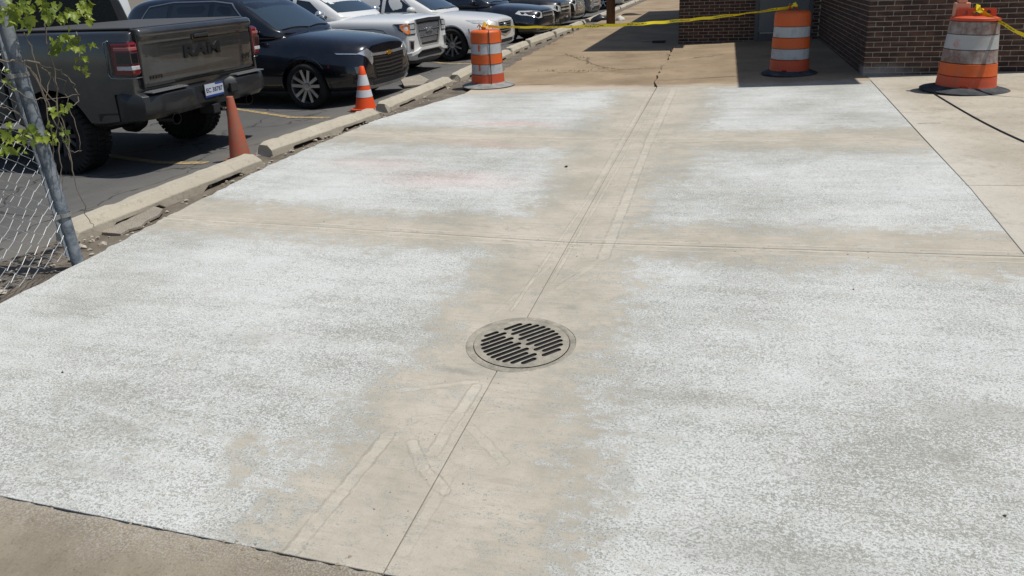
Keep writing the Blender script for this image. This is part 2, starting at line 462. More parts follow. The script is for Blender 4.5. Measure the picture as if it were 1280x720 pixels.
# pavement: a dusty bed with concrete panels on it
def zfar(x, y):                       # the old slab in front of the recessed wall lies a little higher
    return gz(x)+.055*max(0, min((y-10.4)/5.0, 1)) if x > -.1 else gz(x)
def panel(parent, poly, mat, zf=gz, holes=(), thick=.11, rag=0, name='panel', split=False, bev=.0028):
    if split: pass
    poly = [Vector(p) for p in poly]
    area = sum(poly[i].x*poly[(i+1) % len(poly)].y-poly[(i+1) % len(poly)].x*poly[i].y for i in range(len(poly)))
    if area < 0: poly.reverse()
    V, F = cdt(poly, holes) if holes else (poly, [list(range(len(poly)))])
    mb = MB(); n = len(V)
    mb.add([(v[0], v[1], zf(v[0], v[1])) for v in V]+[(v[0], v[1], zf(v[0], v[1])-thick) for v in V], F)
    cnt = {}
    for f in F:
        for i in range(len(f)):
            e = (f[i], f[(i+1) % len(f)]); cnt[e] = 1
    for (a, b) in list(cnt):
        if (b, a) not in cnt: mb.f.append([b, a, a+n, b+n]); mb.mi.append(0)
    o = mb.build(name, mat, parent)
    if bev:
        md = o.modifiers.new('bevel', 'BEVEL'); md.width = bev; md.segments = 2; md.limit_method = 'ANGLE'; md.angle_limit = radians(60)
    return o
bed = MB()
bed.add([(-2.6, -6, -.012), (0, -6, -.022), (0, 10.3, -.022), (-2.55, 9.6, -.012), (-2.8, 7, -.01), (-2.8, 3, -.012)], [(0, 1, 2, 3, 4, 5)])
bed.add([(0, -6, -.022), (9, -6, 9*GR-.022), (9, 10.85, 9*GR-.022), (2.74, 10.85, 2.74*GR-.022), (0, 10.3, -.022)], [(0, 1, 2, 3, 4)])
DR = Vector((.042, 2.832)); DROUT = .247
bedo = MB()
# the bed keeps clear of the drain pit
V, F = cdt([(-2.6, -6), (0, -6), (0, 10.25), (-2.5, 9.6), (-2.8, 7), (-2.8, 3)], [])
bedc = []
circ = [(DR.x+(DROUT+.03)*cos(a*pi/16), DR.y+(DROUT+.03)*sin(a*pi/16)) for a in range(32)]
V, F = cdt([(-2.8, -6), (9, -6), (9, 10.8), (2.74, 10.8), (2.7, 10.35), (-.02, 10.3), (-2.5, 9.6), (-2.8, 7)], [circ], .8)
bedo.add([(v[0], v[1], gz(v[0])-.028) for v in V], F)
pav = bedo.build('alley_pavement', DUST); tag(pav, 'new concrete pavement dusted white and tan', 'pavement', kind='structure')
random.seed(11)
def ragged(pts, step, amp):
    out = [Vector(pts[0])]
    for a, b in zip(pts, pts[1:]):
        a = Vector(a); b = Vector(b); k = max(1, int((b-a).length/step))
        for t in range(1, k+1):
            q = a.lerp(b, t/k)
            if t < k: q = q+Vector((random.uniform(-amp, amp), random.uniform(-amp, amp)))
            out.append(q)
    return out
LE = lambda y: [p for p in y]
cj = .0016; hj = .003
Y1, Y2, Y3 = 1.46, 4.14, 6.92
lefts = [[(-2.84, Y1), (-2.885, 2.7), (-2.93, 3.25), (-3.03, Y2)], [(-3.03, Y2), (-3.15, 5.68), (-3.13, Y3)], [(-3.13, Y3), (-3.1, 7.78), (-2.67, 9.72)]]
ragl = [ragged(l, .07, .012) for l in lefts]
hole = [(DR.x+DROUT*cos(a*pi/32), DR.y+DROUT*sin(a*pi/32)) for a in range(64)]
hl = [Vector(p) for p in hole if p[0] < -cj]; hr = [Vector(p) for p in hole if p[0] > cj]
def hy(x, s): return Vector((x, DR.y+s*sqrt(DROUT**2-(x-DR.x)**2)))
hl = [hy(-cj, 1)]+hl+[hy(-cj, -1)]; hr = hr+[hy(cj, 1), hy(cj, -1)]
# near row panels are notched round the drain
def notch(side):
    pts = sorted([p for p in (hl if side < 0 else hr)], key=lambda p: -p.y)
    return pts
def yj(a, b, y, e):                    # slightly wavering sawn edge
    return [Vector((x, y)) for x in (a, b)]
# left near
lp = [Vector((-cj, Y1+.004))]+[Vector(p) for p in sorted(hl, key=lambda p: (math.atan2(p[1]-DR.y, p[0]-DR.x) % (2*pi)), reverse=True)]
poly = [Vector((-cj, Y1+.004))]+sorted(hl, key=lambda p: 0)[::-1]+[Vector((-cj, Y2-hj))]+ragl[0][::-1]
poly[-1] = Vector((poly[-1].x, Y1+.008)); 
panel(pav, poly, FRESH)
rightE = [(2.35, Y1), (2.46, Y2), (2.55, 5.42), (2.61, Y3), (2.77, 10.40)]
hr_s = sorted(hr, key=lambda p: math.atan2(p.y-DR.y, p.x-DR.x))
poly = [Vector((cj, Y1+.004))]+hr_s+[Vector((cj, Y2-hj)), Vector((2.455, Y2-hj)), Vector((2.35, Y1+.004))]
panel(pav, poly, FRESH)
panel(pav, [Vector((-cj, Y2+hj)), Vector((-cj, Y3-hj))]+ragl[1][::-1], FRESH)
panel(pav, [(cj, Y2+hj), (2.46, Y2+hj), (2.55, 5.42), (2.61, Y3-hj), (cj, Y3-hj)], FRESH)
fe_l = ragged([(-2.67, 9.72), (-1.3, 9.95), (-.02, 10.42)], .12, .012)
fe_r = ragged([(.01, 10.42), (1.39, 10.33), (2.77, 10.42)], .12, .012)
panel(pav, [Vector((-cj, Y3+hj)), Vector((-cj, 10.41))]+fe_l[::-1][1:]+ragl[2][::-1][1:], FRESH)
panel(pav, [Vector((cj, Y3+hj)), Vector((2.61, Y3+hj))]+fe_r[::-1], FRESH)

oldn = MB(); oldn.add([(-2.75, -6, -.03), (9, -6, -.03+.2), (9, 1.4, .2-.03), (-2.75, 1.4, -.03)], [(0, 1, 2, 3)])
ne = ragged([(-2.82, Y1+.001), (-cj, Y1+.001)], .04, .005)
NEARP = link('street_pavement', None); NEARP.empty_display_size = .2
tag(NEARP, 'older brown concrete in front of the new slab', 'pavement', kind='structure')
panel(NEARP, [Vector((-2.75, -6)), Vector((-cj, -6))]+ne[::-1], OLD_NEAR, zf=lambda x, y: gz(x)-.001)
panel(NEARP, [(cj, -6), (2.3, -6), (2.34, Y1-.004), (cj, Y1-.004)], OLD_NEAR, zf=lambda x, y: gz(x)-.003)

FARP = link('alley_road', None); FARP.empty_display_size = .2
tag(FARP, 'weathered brown concrete of the alley beyond the new slab', 'alley', kind='structure')
crack = ragged([(-.03, 10.44), (-.10, 12.0), (-.06, 13.6), (-.12, 15.2), (-.05, 18)], .18, .03)
cl = [p+Vector((-.004-random.random()*.012, 0)) for p in crack]; cr = [p+Vector((.004+random.random()*.012, 0)) for p in crack]
lfar = ragged([(-2.68, 9.76), (-2.75, 11), (-2.95, 14), (-3.1, 18), (-3.1, 24), (-3.1, 40)], .25, .05)
# cross joint of the alley and the forked crack near it
cross_l = ragged([(-2.78, 11.9), (-1.4, 12.25), (-.1, 12.45)], .2, .03)
up1 = [p+Vector((0, .02)) for p in cross_l]; dn1 = [p-Vector((0, .012)) for p in cross_l]
panel(FARP, [Vector((cl[0].x, 10.44))]+[p+Vector((0, .022)) for p in fe_l[::-1]][1:]+[Vector((-2.75, 11)), Vector((-2.77, 11.8))]+dn1+[c for c in cl if 10.5 < c.y < 12.4][::-1], OLD_FAR, bev=.012)
panel(FARP, up1+[c for c in cl if c.y > 12.5]+[Vector((-.05, 23)), Vector((-3.1, 23))]+[p for p in lfar if 12.1 < p.y < 22.8][::-1], OLD_FAR, bev=.012)
panel(FARP, [(-3.1, 23.02), (6, 23.02), (6, 75), (-3.1, 75)], OLD_FAR, zf=lambda x, y: 0.0)
panel(FARP, [p+Vector((0, .02)) for p in fe_r]+[Vector((2.8, 10.44)), Vector((2.8, 18))]+cr[::-1][:-1], OLD_FAR, zf=zfar, bev=.006)
bedf = MB()
bedf.add([(-2.75, 9.6, -.03), (-.02, 10.3, -.03), (-.02, 23, -.03), (-3.1, 23, -.03)], [(0, 1, 2, 3)])
bedf.add([(-.02, 10.3, -.03), (2.8, 10.3, .05), (2.8, 18, .05), (-.02, 18, -.03)], [(0, 1, 2, 3)])
bedf.build('joint_soil', plain('crack_soil', srgb(84, 70, 54), .95, var=.4, scale=30), FARP)

WALKP = link('sidewalk', None); WALKP.empty_display_size = .2
tag(WALKP, 'pale beige sidewalk along the brick wall', 'sidewalk', kind='structure')
gap = .012
def wz(x, y): return gz(x)+.004
re = [(2.30, -6), (2.355, Y1), (2.465, Y2), (2.555, 5.42), (2.62, Y3), (2.78, 10.42), (2.80, 10.82)]
def rx(y):
    for (a, b) in zip(re, re[1:]):
        if a[1] <= y <= b[1]: return a[0]+(b[0]-a[0])*(y-a[1])/(b[1]-a[1])
    return 2.4
ys = [-6, -2.6, .3, 2.95, 5.48, 10.82]
for a, b in zip(ys, ys[1:]):
    lx = [Vector((rx(y)-.004, y)) for y in [a+.004]+[r[1] for r in re if a+.05 < r[1] < b-.05]+[b-.004]]
    mid = 3.33-(3.33-3.22)*(a-6.8)/2.2; mid2 = 3.33-(3.33-3.22)*(b-6.8)/2.2
    panel(WALKP, lx+[Vector((6.4, b-.004)), Vector((6.4, a+.004))], WALK, zf=wz)
    panel(WALKP, [(6.41, a+.004), (9.5, a+.004), (9.5, b-.004), (6.41, b-.004)], WALK, zf=wz)

# painted stall lines
YEL = NT('stall_paint'); _p = YEL.pos()
YEL = YEL.out(YEL.mix(YEL.smooth(YEL.noise(_p, 26, 5, .75), .38, .60), srgb(186, 158, 96), srgb(104, 100, 92)), .85)
def stall_line(a, b, w, label):
    a = Vector((a[0], a[1])); b = Vector((b[0], b[1])); d = (b-a).normalized(); nrm = Vector((-d.y, d.x))*w/2
    mb = MB(); k = 12
    for i in range(k+1):
        p = a.lerp(b, i/k)
        for s in (-1, 1):
            q = p+nrm*s; mb.v.append(Vector((q.x, q.y, lotz(q.x)+.005)))
    for i in range(k): mb.f.append([2*i, 2*i+1, 2*i+3, 2*i+2]); mb.mi.append(0)
    return tag(mb.build('stall_line', YEL), label, 'road marking', 'painted stall lines', 'structure')
# ------------------------------------------------------------------ brick building
def mat_brick():
    n = NT('dark_brick'); r = n.rnd(); P = n.pos()
    c = n.mix(r, srgb(80, 61, 52), srgb(102, 78, 66))
    isl = n.noise(n.V('MULTIPLY', P, (5, 5, 15)), 1.0, 1)
    c = n.mix(n.M('MULTIPLY', n.smooth(n.noise(n.V('MULTIPLY', P, (4.9, 4.9, 14.8)), 1.0, 0), .5, .72), .6), c, srgb(106, 74, 60))
    c = n.mix(n.smooth(isl, .35, .65), c, srgb(66, 50, 44))
    c = n.mix(n.M('MULTIPLY', n.smooth(n.noise(P, 60, 4, .7), .5, .75), .35), c, srgb(98, 76, 64))
    x, y, z = n.xyz(n.V('ADD', P, n.V('SCALE', n.V('SUBTRACT', n.noise(P, 4, 4, .7, col=True), (.5,)*3), sc=.25)))[0:3]
    k = n.M('MULTIPLY', n.smooth(z, .27, .12), n.smooth(n.M('ABSOLUTE', n.M('SUBTRACT', x, 2.85)), .75, .1))
    k = n.M('MULTIPLY', k, n.smooth(y, 11.3, 10.9))
    c = n.mix(n.M('MULTIPLY', k, .75), c, srgb(176, 172, 166))
    n.bump(n.noise(P, 90, 4, .7), .4, .003)
    return n.out(c, .82, spec=.3)
def mat_mortar():
    n = NT('mortar'); P = n.pos()
    c = n.mix(n.noise(P, 6, 4), srgb(186, 176, 160), srgb(208, 198, 182))
    n.bump(n.noise(P, 120, 3), .4, .003)
    return n.out(c, .95, spec=.2)
BRICK, MORTAR = mat_brick(), mat_mortar()
BL, CH, MJ = .2032, .0677, .0095
NX, NY0, FY, FX0 = 2.744, 10.86, 16.0, -.02     # near corner, near face, far wall, far corner
H1, H2 = 3.95, 4.62
bld = empty('brick_building', (NX, NY0, .07))
tag(bld, 'dark brown brick building with pale mortar and a recessed grey door', 'building')
def wloc(o):                                    # parts are built in world coordinates
    if o.parent == bld: o.matrix_parent_inverse = Matrix.Translation(-Vector(bld.location))
    return o
# mortar cores, the bricks stand 5 mm proud of them
core = MB(); core.box((NX+.006, NY0+.006, -.1), (12, FY+3, H1)); wn1 = wloc(core.build('front_wall', MORTAR, bld))
core = MB(); core.box((FX0+.006, FY+.006, -.1), (NX+.01, FY+14, H2)); wn2 = wloc(core.build('recessed_wall', MORTAR, bld))
for o in (wn1, wn2): o['label'] = 'pale mortar of the dark brick wall'
coping = MB(); coping.box((NX-.04, NY0-.04, H1), (12.1, FY+3, H1+.07)); coping.box((FX0-.05, FY-.05, H2), (NX-.045, FY+14, H2+.07))
shade_slab = MB(); shade_slab.box((NX-.04, NY0-.55, H1-.14), (4.12, NY0-.041, H1+.06));  # overhang added out of view to extend the near block's shadow forward
wloc(shade_slab.build('shadow_overhang', plain('overhang_paint', srgb(112, 108, 100), .6), bld))
shade_slab = MB(); shade_slab.box((FX0-.05, FY-.62, H2-.14), (1.9, FY-.051, H2+.06)); wloc(shade_slab.build('shadow_overhang', plain('overhang_grey', srgb(112, 108, 100), .6), bld))  # second unseen overhang, added to shape the recessed wall's shadow
wloc(coping.build('coping', plain('coping_metal', srgb(120, 116, 108), .5), bld))
stub = {}
def brick_mesh(l):
    k = round(l, 3)
    if k not in stub:
        b = MB(); b.box((-l/2+MJ/2, -.03, -CH/2+MJ/2), (l/2-MJ/2, 0.03, CH/2-MJ/2))
        stub[k] = b.mesh('brick', BRICK)
    return stub[k]
def brick_row(o0, d, nrm, length, z0, courses, vis, parent, skip=None):
    """running bond; bricks for which vis() is true are objects, the rest one mesh"""
    rest = MB(); rot = math.atan2(d.y, d.x)
    for c in range(courses):
        off = 0 if c % 2 else -BL/2
        z = z0+c*CH+CH/2; s = off
        while s < length-.01:
            a, b = max(0, s), min(length, s+BL); s += BL
            if b-a < .04: continue
            mid = (a+b)/2
            p = o0+d*mid-nrm*(.03-.001+random.uniform(-.0012, .0012)); p.z = z
            if skip and skip(mid, z): continue
            if vis(mid, z):
                o = link('brick', brick_mesh(b-a), parent)
                o.location = p; o.rotation_euler = (0, 0, rot)
            else:
                M = Matrix.Translation(p) @ Matrix.Rotation(rot, 4, 'Z')
                l = b-a
                rest.box((-l/2+MJ/2, -.03, -CH/2+MJ/2), (l/2-MJ/2, .03, CH/2-MJ/2), M)
    if rest.v:
        o = wloc(rest.build('brick_field', BRICK, parent)); o['kind'] = 'stuff'
        return o
random.seed(5)
# near face (towards the street), a window further right with a rowlock sill
WX0 = 4.585
brick_row(Vector((NX, NY0, 0)), Vector((1, 0, 0)), Vector((0, -1, 0)), 7.0, .06, 57, lambda s, z: s < 2.05 and z < 1.22, wn1,
          skip=lambda s, z: WX0-NX-.05 < s < WX0-NX+1.9 and 1.10 < z < 2.6)
# side wall of the recess
brick_row(Vector((NX, FY, 0)), Vector((0, -1, 0)), Vector((-1, 0, 0)), FY-NY0, .06, 57, lambda s, z: False, wn1)
# recessed wall
DX0, DX1 = 1.56, 2.55
brick_row(Vector((FX0, FY, 0)), Vector((1, 0, 0)), Vector((0, -1, 0)), NX-FX0, .03, 67, lambda s, z: s < 1.56 and z < 1.02, wn2,
          skip=lambda s, z: DX0-.04 < s+FX0 < DX1+.04 and z < 2.2)
# left flank of the recessed part
brick_row(Vector((FX0, FY+13, 0)), Vector((0, -1, 0)), Vector((-1, 0, 0)), 13, .03, 67, lambda s, z: False, wn2)
# rowlock sill and window
sill = MB(); sx = WX0
k = 0
while sx < WX0+1.9:
    sill.box((sx+.004, NY0-.022, 1.105), (sx+CH-.004, NY0+.05, 1.105+.11)); sx += CH
wloc(sill.build('window_sill', BRICK, wn1))
win = MB(); win.box((WX0+.05, NY0+.02, 1.22), (WX0+1.85, NY0+.06, 2.6))
wfr = wloc(win.build('window_frame', plain('dark_frame', (.02, .02, .022), .4), wn1))
GLASSD = plain('dark_glass', (.012, .014, .016), .05, var=.1, spec=.8)
wg = MB(); wg.box((WX0+.1, NY0+.012, 1.27), (WX0+1.8, NY0+.03, 2.55)); wloc(wg.build('pane', GLASSD, wfr))
# door in the recess
DOORM = plain('door_paint', srgb(120, 122, 120), .5, var=.06, scale=3)
FRAM = plain('door_frame_paint', srgb(92, 94, 94), .5, var=.08)
dz0 = zfar(DX0, FY)-.01
dm = MB()
dm.box((DX0-.06, FY-.02, dz0), (DX0+.02, FY+.06, 2.25)); dm.box((DX1-.02, FY-.02, dz0), (DX1+.06, FY+.06, 2.25)); dm.box((DX0+.02, FY-.02, 2.17), (DX1-.02, FY+.06, 2.25))
dfr = wloc(dm.build('door_frame', FRAM, bld, bevel=.004))
dm = MB(); dm.box((DX0+.023, FY-.012, dz0+.17), (DX1-.023, FY+.04, 2.167)); door = wloc(dm.build('door', DOORM, bld, bevel=.004))
dm = MB(); dm.box((DX0+.023, FY-.016, dz0), (DX1-.023, FY+.05, dz0+.15)); wloc(dm.build('door_step', plain('step_paint', srgb(98, 98, 94), .7), bld, bevel=.004))
dm = MB(); dm.box((DX0+.05, FY-.02, dz0+.15), (DX1-.05, FY+.03, dz0+.168)); wloc(dm.build('threshold', plain('alu', (.6, .6, .6), .3, .9), bld))
dm = MB(); dm.tube([(DX0+.12, FY-.012, 1.05), (DX0+.12, FY-.06, 1.05), (DX0+.22, FY-.06, 1.05)], .011); wloc(dm.build('door_handle', plain('steel', (.55, .55, .55), .3, 1), door))

# ------------------------------------------------------------------ drain
IRON = mat_old('dusty_iron', srgb(132, 128, 116), srgb(166, 159, 145), srgb(100, 92, 80), 14, None, .6)
PIT = plain('pit', (.02, .02, .02), .9)
dz = gz(DR.x)
dr = empty('storm_drain', (DR.x, DR.y, 0)); tag(dr, 'round iron drain cover with slanted slots at the centre joint', 'drain')
pm = MB(); pm.lathe([(DROUT-.01, -.005), (DROUT-.012, -.5), (.0, -.5)], 40); pm.build('pit', PIT, dr, smooth=True)
fm = MB(); fm.lathe([(DROUT-.004, -.06), (DROUT-.004, -.002), (DROUT+.009, .0), (DROUT+.008, .0018), (DROUT+.002, .003), (.224, .003), (.221, .001), (.221, -.03), (.205, -.03), (.205, -.06)], 64, closed=True)
fm.build('frame', IRON, dr, auto=40)
sa, sb = G(603.2, 434.9), G(639.2, 422.2); sang = math.atan2(sb.y-sa.y, sb.x-sa.x)
holes = []
hw = .0112
def stadium(a, b, v):
    out = []
    for k in range(7): t = -pi/2+pi*k/6; out.append((b+hw*cos(t), v+hw*sin(t)))
    for k in range(7): t = pi/2+pi*k/6; out.append((a+hw*cos(t), v+hw*sin(t)))
    return out
rows = 11
R0 = .187
for i in range(rows):
    v = (i-(rows-1)/2)*.0308
    half = sqrt(max(0, R0*R0-v*v))
    if half < .04: continue
    # rib offset alternates, as the two slot columns interlock
    c = .012 if i % 2 else -.012
    for a, b in ((-half, c-.016), (c+.016, half)):
        if b-a > .024: holes.append(stadium(a+hw, b-hw, v))
V, F = cdt([(.2185*cos(a*pi/40), .2185*sin(a*pi/40)) for a in range(80)], holes)
cm = MB(); nV = len(V); zt = .0035
def dome(r): return zt-.004*(r/.22)**2
cm.add([(v[0], v[1], zt) for v in V]+[(v[0], v[1], zt-.02) for v in V], F)
ed = {}
for f in F:
    for i in range(len(f)): ed[(f[i], f[(i+1) % len(f)])] = 1
for a, b in list(ed):
    if (b, a) not in ed: cm.f.append([b, a, a+nV, b+nV]); cm.mi.append(1)
cv = cm.build('cover', [IRON, plain('slot_shade_iron', (.014, .013, .012), .9)], dr); cv.rotation_euler = (0, 0, sang); cv.location = (0, 0, .001)  # slot and rim walls: iron coloured near black, their shade painted in
md = cv.modifiers.new('bevel', 'BEVEL'); md.width = .002; md.segments = 2; md.limit_method = 'ANGLE'; md.angle_limit = radians(60)
dr.location.z = dz-.0005

# ------------------------------------------------------------------ traffic drums
def mat_plastic(name, col, dirt, amt, lo=.45):
    n = NT(name); P = n.obj()
    c = n.mix(n.noise(P, 3, 4), [v*.88 for v in col], [min(1, v*1.08) for v in col])
    d = n.smooth(n.M('ADD', n.M('MULTIPLY', n.noise(P, 7, 6, .75), .7), n.M('MULTIPLY', n.noise(n.V('MULTIPLY', P, (1, 1, .15)), 16, 4, .7), .3)), lo, lo+.25)
    c = n.mix(n.M('MULTIPLY', d, amt), c, dirt)
    s = n.smooth(n.noise(P, 40, 4, .8), .62, .72)
    c = n.mix(n.M('MULTIPLY', s, amt*.8), c, [v*.5 for v in dirt])
    n.bump(n.noise(P, 30, 4), .12, .004)
    return n.out(c, .5, spec=.4)
ORA = mat_plastic('drum_orange', srgb(210, 94, 38), srgb(150, 100, 74), .6)
ORA2 = mat_plastic('drum_orange_red', srgb(200, 80, 46), srgb(146, 90, 72), .7)
WHT = mat_plastic('drum_white', srgb(176, 179, 180), srgb(118, 112, 104), .7, .46)
WHTD = mat_plastic('drum_white_dirty', srgb(160, 152, 147), srgb(112, 82, 72), .95, .36)
WHTC = mat_plastic('drum_white_scuffed', srgb(172, 173, 172), srgb(176, 72, 46), .95, .50)
RUB = mat_old('rubber_base', srgb(52, 54, 57), srgb(84, 86, 88), srgb(36, 36, 38), 6, None, .5)
RUBL = mat_old('dusty_rubber', srgb(112, 114, 112), srgb(150, 150, 146), srgb(84, 84, 82), 6, None, .5)
def wob(mb, amp, seed):                        # soft dents in blown plastic
    for v in mb.v:
        d = noise.noise(Vector((v.x*3+seed, v.y*3, v.z*3)))*amp
        r = sqrt(v.x*v.x+v.y*v.y) or 1; v.x += v.x/r*d; v.y += v.y/r*d
def drum(px, pz, rb, rt, h, bands, base_r, base_mat, label, lean=(0, 0), rz=0, seed=0, handle='loop', split=None):
    t = empty('traffic_drum', px, rz); t.location.z = pz
    tag(t, label, 'traffic drum', 'orange traffic drums round the new slab')
    # rubber ring it stands in
    b = MB(); b.lathe([(rb-.02, .003), (base_r, .003), (base_r+.004, .012), (base_r-.01, .022), (rb+.04, .045), (rb+.012, .06), (rb-.02, .06)], 48, closed=True)
    if split: 
        for v in b.v: v.z += .014*max(0, noise.noise(Vector((v.x*2.5, v.y*2.5, seed))))*(sqrt(v.x**2+v.y**2)/base_r)
    wob(b, .02, seed); b.build('base_ring', base_mat, t, auto=50)
    # body with a step at each band
    z0 = .03
    def R(f): return rt+(rb-rt)*f               # f 0 top .. 1 bottom
    for i, (f0, f1, mt, nm) in enumerate(bands):
        mb = MB(); za, zb = z0+h*(1-f1), z0+h*(1-f0); prm = .004*(1 if nm == 'orange_band' else -.4)
        ra, rb_ = R(f1)+prm, R(f0)+prm; prof = []
        if i == len(bands)-1: prof = [(ra-.05, za), (ra-.004, za), (ra+.004, za+.012)]
        else: prof = [(ra-.03, za+.0005), (ra-.012, za+.001), (ra+.001, za+.006), (ra, za+.012)]
        kk = 5
        for q in range(1, kk): prof.append((ra+(rb_-ra)*q/kk, za+(zb-za)*q/kk))
        if i == 0: prof += [(rb_, zb-.03), (rb_-.012, zb-.01), (rb_-.035, zb), (rb_*.5, zb+.008), (.0005, zb+.01)]
        else: prof += [(rb_, zb-.012), (rb_+.001, zb-.006), (rb_-.012, zb-.001), (rb_-.03, zb-.0005)]
        mb.lathe(prof, 48)
        if i == len(bands)-1:                   # foot notches
            for v in mb.v:
                a = math.atan2(v.y, v.x)
                for c0 in (-1.9, .2, 2.3):
                    dd = abs((a-c0+pi) % (2*pi)-pi)
                    if dd < .2 and v.z < za+.015: v.z += .05*(1-(dd/.2)**2)
        wob(mb, .010, seed)
        mb.build(nm, mt, t, auto=50)
    zt = z0+h
    if handle == 'loop':
        hb = MB(); hb.tube([(-.05, 0, zt-.01), (-.045, 0, zt+.05), (-.02, 0, zt+.085), (.02, 0, zt+.085), (.045, 0, zt+.05), (.05, 0, zt-.01)], .017, 8)
        hb.build('handle', ORA2, t, smooth=True)
    elif handle == 'bar':
        hb = MB(); out = [(-.2, -.02), (.2, -.02), (.2, .075), (.185, .095), (-.185, .095), (-.2, .075)]
        ho = [[(cx+.028*cos(k*pi/8), .045+.028*sin(k*pi/8)) for k in range(16)] for cx in (-.12, .12)]
        ho.append([(-.05, .03), (.05, .03), (.05, .065), (-.05, .065)])
        V, F = cdt(out, ho); n_ = len(V)
        hb.add([(v[0], -.014, zt+v[1]) for v in V]+[(v[0], .014, zt+v[1]) for v in V], [f[::-1] for f in F]+[[i+n_ for i in f] for f in F])
        e = {}
        for f in F:
            for i in range(len(f)): e[(f[i], f[(i+1) % len(f)])] = 1
        for a, b_ in list(e):
            if (b_, a) not in e: hb.f.append([a, b_, b_+n_, a+n_]); hb.mi.append(0)
        hb.build('handle', ORA2, t)
    t.rotation_euler = (lean[0], lean[1], rz)
    return t
O, W = 'orange_band', 'white_band'
cL = (G(575, 108)+G(640, 108))/2; cM = (G(952, 93)+G(1022, 93))/2; cR = (G(1152, 113)+G(1257, 113))/2
drumL = drum((cL.x+.02, cL.y+.06, 0), .012, .248, .222, .80, [(0, .23, ORA, O), (.23, .43, WHT, W), (.43, .61, ORA, O), (.61, .80, WHT, W), (.80, 1, ORA2, O)], .40, RUBL,
             'sunlit orange and white drum on a grey ring beside the wheel stops', seed=1, handle='none', split=1)
sm = MB(); a0 = -1.05
sm.tube([((.225+.031*(1-q/8)+.004)*cos(a0), (.225+.031*(1-q/8)+.004)*sin(a0), .04+.80*q/8) for q in range(9)], .006, 6)
sm.build('strap', plain('strap_black', (.03, .025, .02), .7), drumL)
pt = MB()
for f0, f1 in ((.25, .37), (.62, .73)):
    a1 = -1.75; z1 = .03+.8*(1-f0); z2 = .03+.8*(1-f1)
    for k in range(3):
        pass
    r = .222+.026*(f0+f1)/2+.002
    pt.add([((r)*cos(a), r*sin(a), z) for z in (z2, z1) for a in (a1-.06, a1, a1+.06)], [(0, 1, 4, 3), (1, 2, 5, 4)])
pt.build('orange_patch', ORA2, drumL)
drumM = drum((cM.x, cM.y+.05, 0), zfar(cM.x, cM.y)-.002, .27, .236, .86, [(0, .24, ORA, O), (.24, .42, WHT, W), (.42, .60, ORA, O), (.60, .78, WHT, W), (.78, 1, ORA2, O)], .385, RUB,
             'clean orange and white drum standing in the shade before the grey door', seed=4, handle='loop')
drumR = drum((cR.x+.02, cR.y+.03, 0), wz(cR.x, cR.y)-.002, .305, .240, .80, [(0, .05, ORA2, O), (.05, .23, WHTD, W), (.23, .44, WHTC, W), (.44, .63, WHTD, W), (.63, .81, ORA, O), (.81, 1, ORA2, O)], .46, RUB,
             'scuffed leaning drum with a flat handle beside the brick wall', lean=(.0, .02), seed=9, handle='bar', rz=.05)
cab_ = MB(); random.seed(4); pts_ = []
for q in range(15):
    f_ = q/14; g_ = G(1168+(1300-1168)*f_, 118.5+(187-118.5)*f_+4*sin(f_*3.1)); pts_.append((g_.x, g_.y, wz(g_.x, 0)+.007))
cab_.tube(pts_, .0075, 8); tag(cab_.build('cable', plain('cable_black', (.02, .02, .022), .6), smooth=True), 'thin black cable running from the leaning drum across the sidewalk', 'cable')
# faded lamp box clipped to the back of the leaning drum's handle
lb = MB(); lb.box((-.22, .02, .80), (-.06, .10, .985)); lb.box((-.19, .015, .985), (-.10, .09, 1.03))
lb.build('lamp_box', mat_plastic('faded_orange', srgb(216, 150, 122), srgb(170, 120, 100), .5), drumR, bevel=.012)

# ------------------------------------------------------------------ caution tape
def mat_tape():
    n = NT('caution_tape'); u = n.n.new('ShaderNodeUVMap').outputs[0]
    ux, uy, _ = n.xyz(u)[0:3]
    cell = n.M('FRACT', n.M('MULTIPLY', ux, 1/.62))
    word = n.M('MULTIPLY', n.smooth(cell, .30, .32), n.smooth(cell, .78, .76))
    gl = n.smooth(n.noise(n.V('MULTIPLY', u, (34, 9, 1)), 1, 1), .48, .52)
    band = n.M('MULTIPLY', n.smooth(uy, .22, .28), n.smooth(uy, .80, .74))
    k = n.M('MULTIPLY', n.M('MULTIPLY', word, gl), band)
    c = n.mix(k, srgb(236, 214, 34), (.02, .02, .015))
    m_ = n.out(c, .35, spec=.5)
    return m_
TAPE = mat_tape()
def tape(name, pts, w, label, twist=None, group='yellow caution tape'):
    pts = [Vector(p) for p in pts]; mb = MB(); s = 0; uv = []
    for i, p in enumerate(pts):
        tn = (pts[min(i+1, len(pts)-1)]-pts[max(0, i-1)]).normalized()
        side = tn.cross(Vector((0, 0, 1))).normalized(); upv = side.cross(tn)
        a = twist(i/(len(pts)-1)) if twist else 0
        d = (upv*cos(a)+side*sin(a))*w/2
        if i: s += (p-pts[i-1]).length
        mb.v += [p-d, p+d]; uv += [(s, 0), (s, 1)]
    for i in range(len(pts)-1): mb.f.append([2*i, 2*i+2, 2*i+3, 2*i+1]); mb.mi.append(0)
    me = mb.mesh(name, TAPE, True); ul = me.uv_layers.new(name='UVMap')
    for lp in me.loops: ul.data[lp.index].uv = uv[lp.vertex_index]
    o = link(name, me); return tag(o, label, 'tape', group)
def span(a, b, sag, n=60):
    a = Vector(a); b = Vector(b)
    return [a.lerp(b, i/n)-Vector((0, 0, sag*4*(i/n)*(1-i/n)))+Vector((0, .006*sin(i*1.3), .004*sin(i*.9+1))) for i in range(n+1)]
tl = Vector((drumL.location.x+.06, drumL.location.y-.03, .012+.03+.80+.05)); tm = Vector((drumM.location.x-.01, drumM.location.y, drumM.location.z+.03+.86+.055))
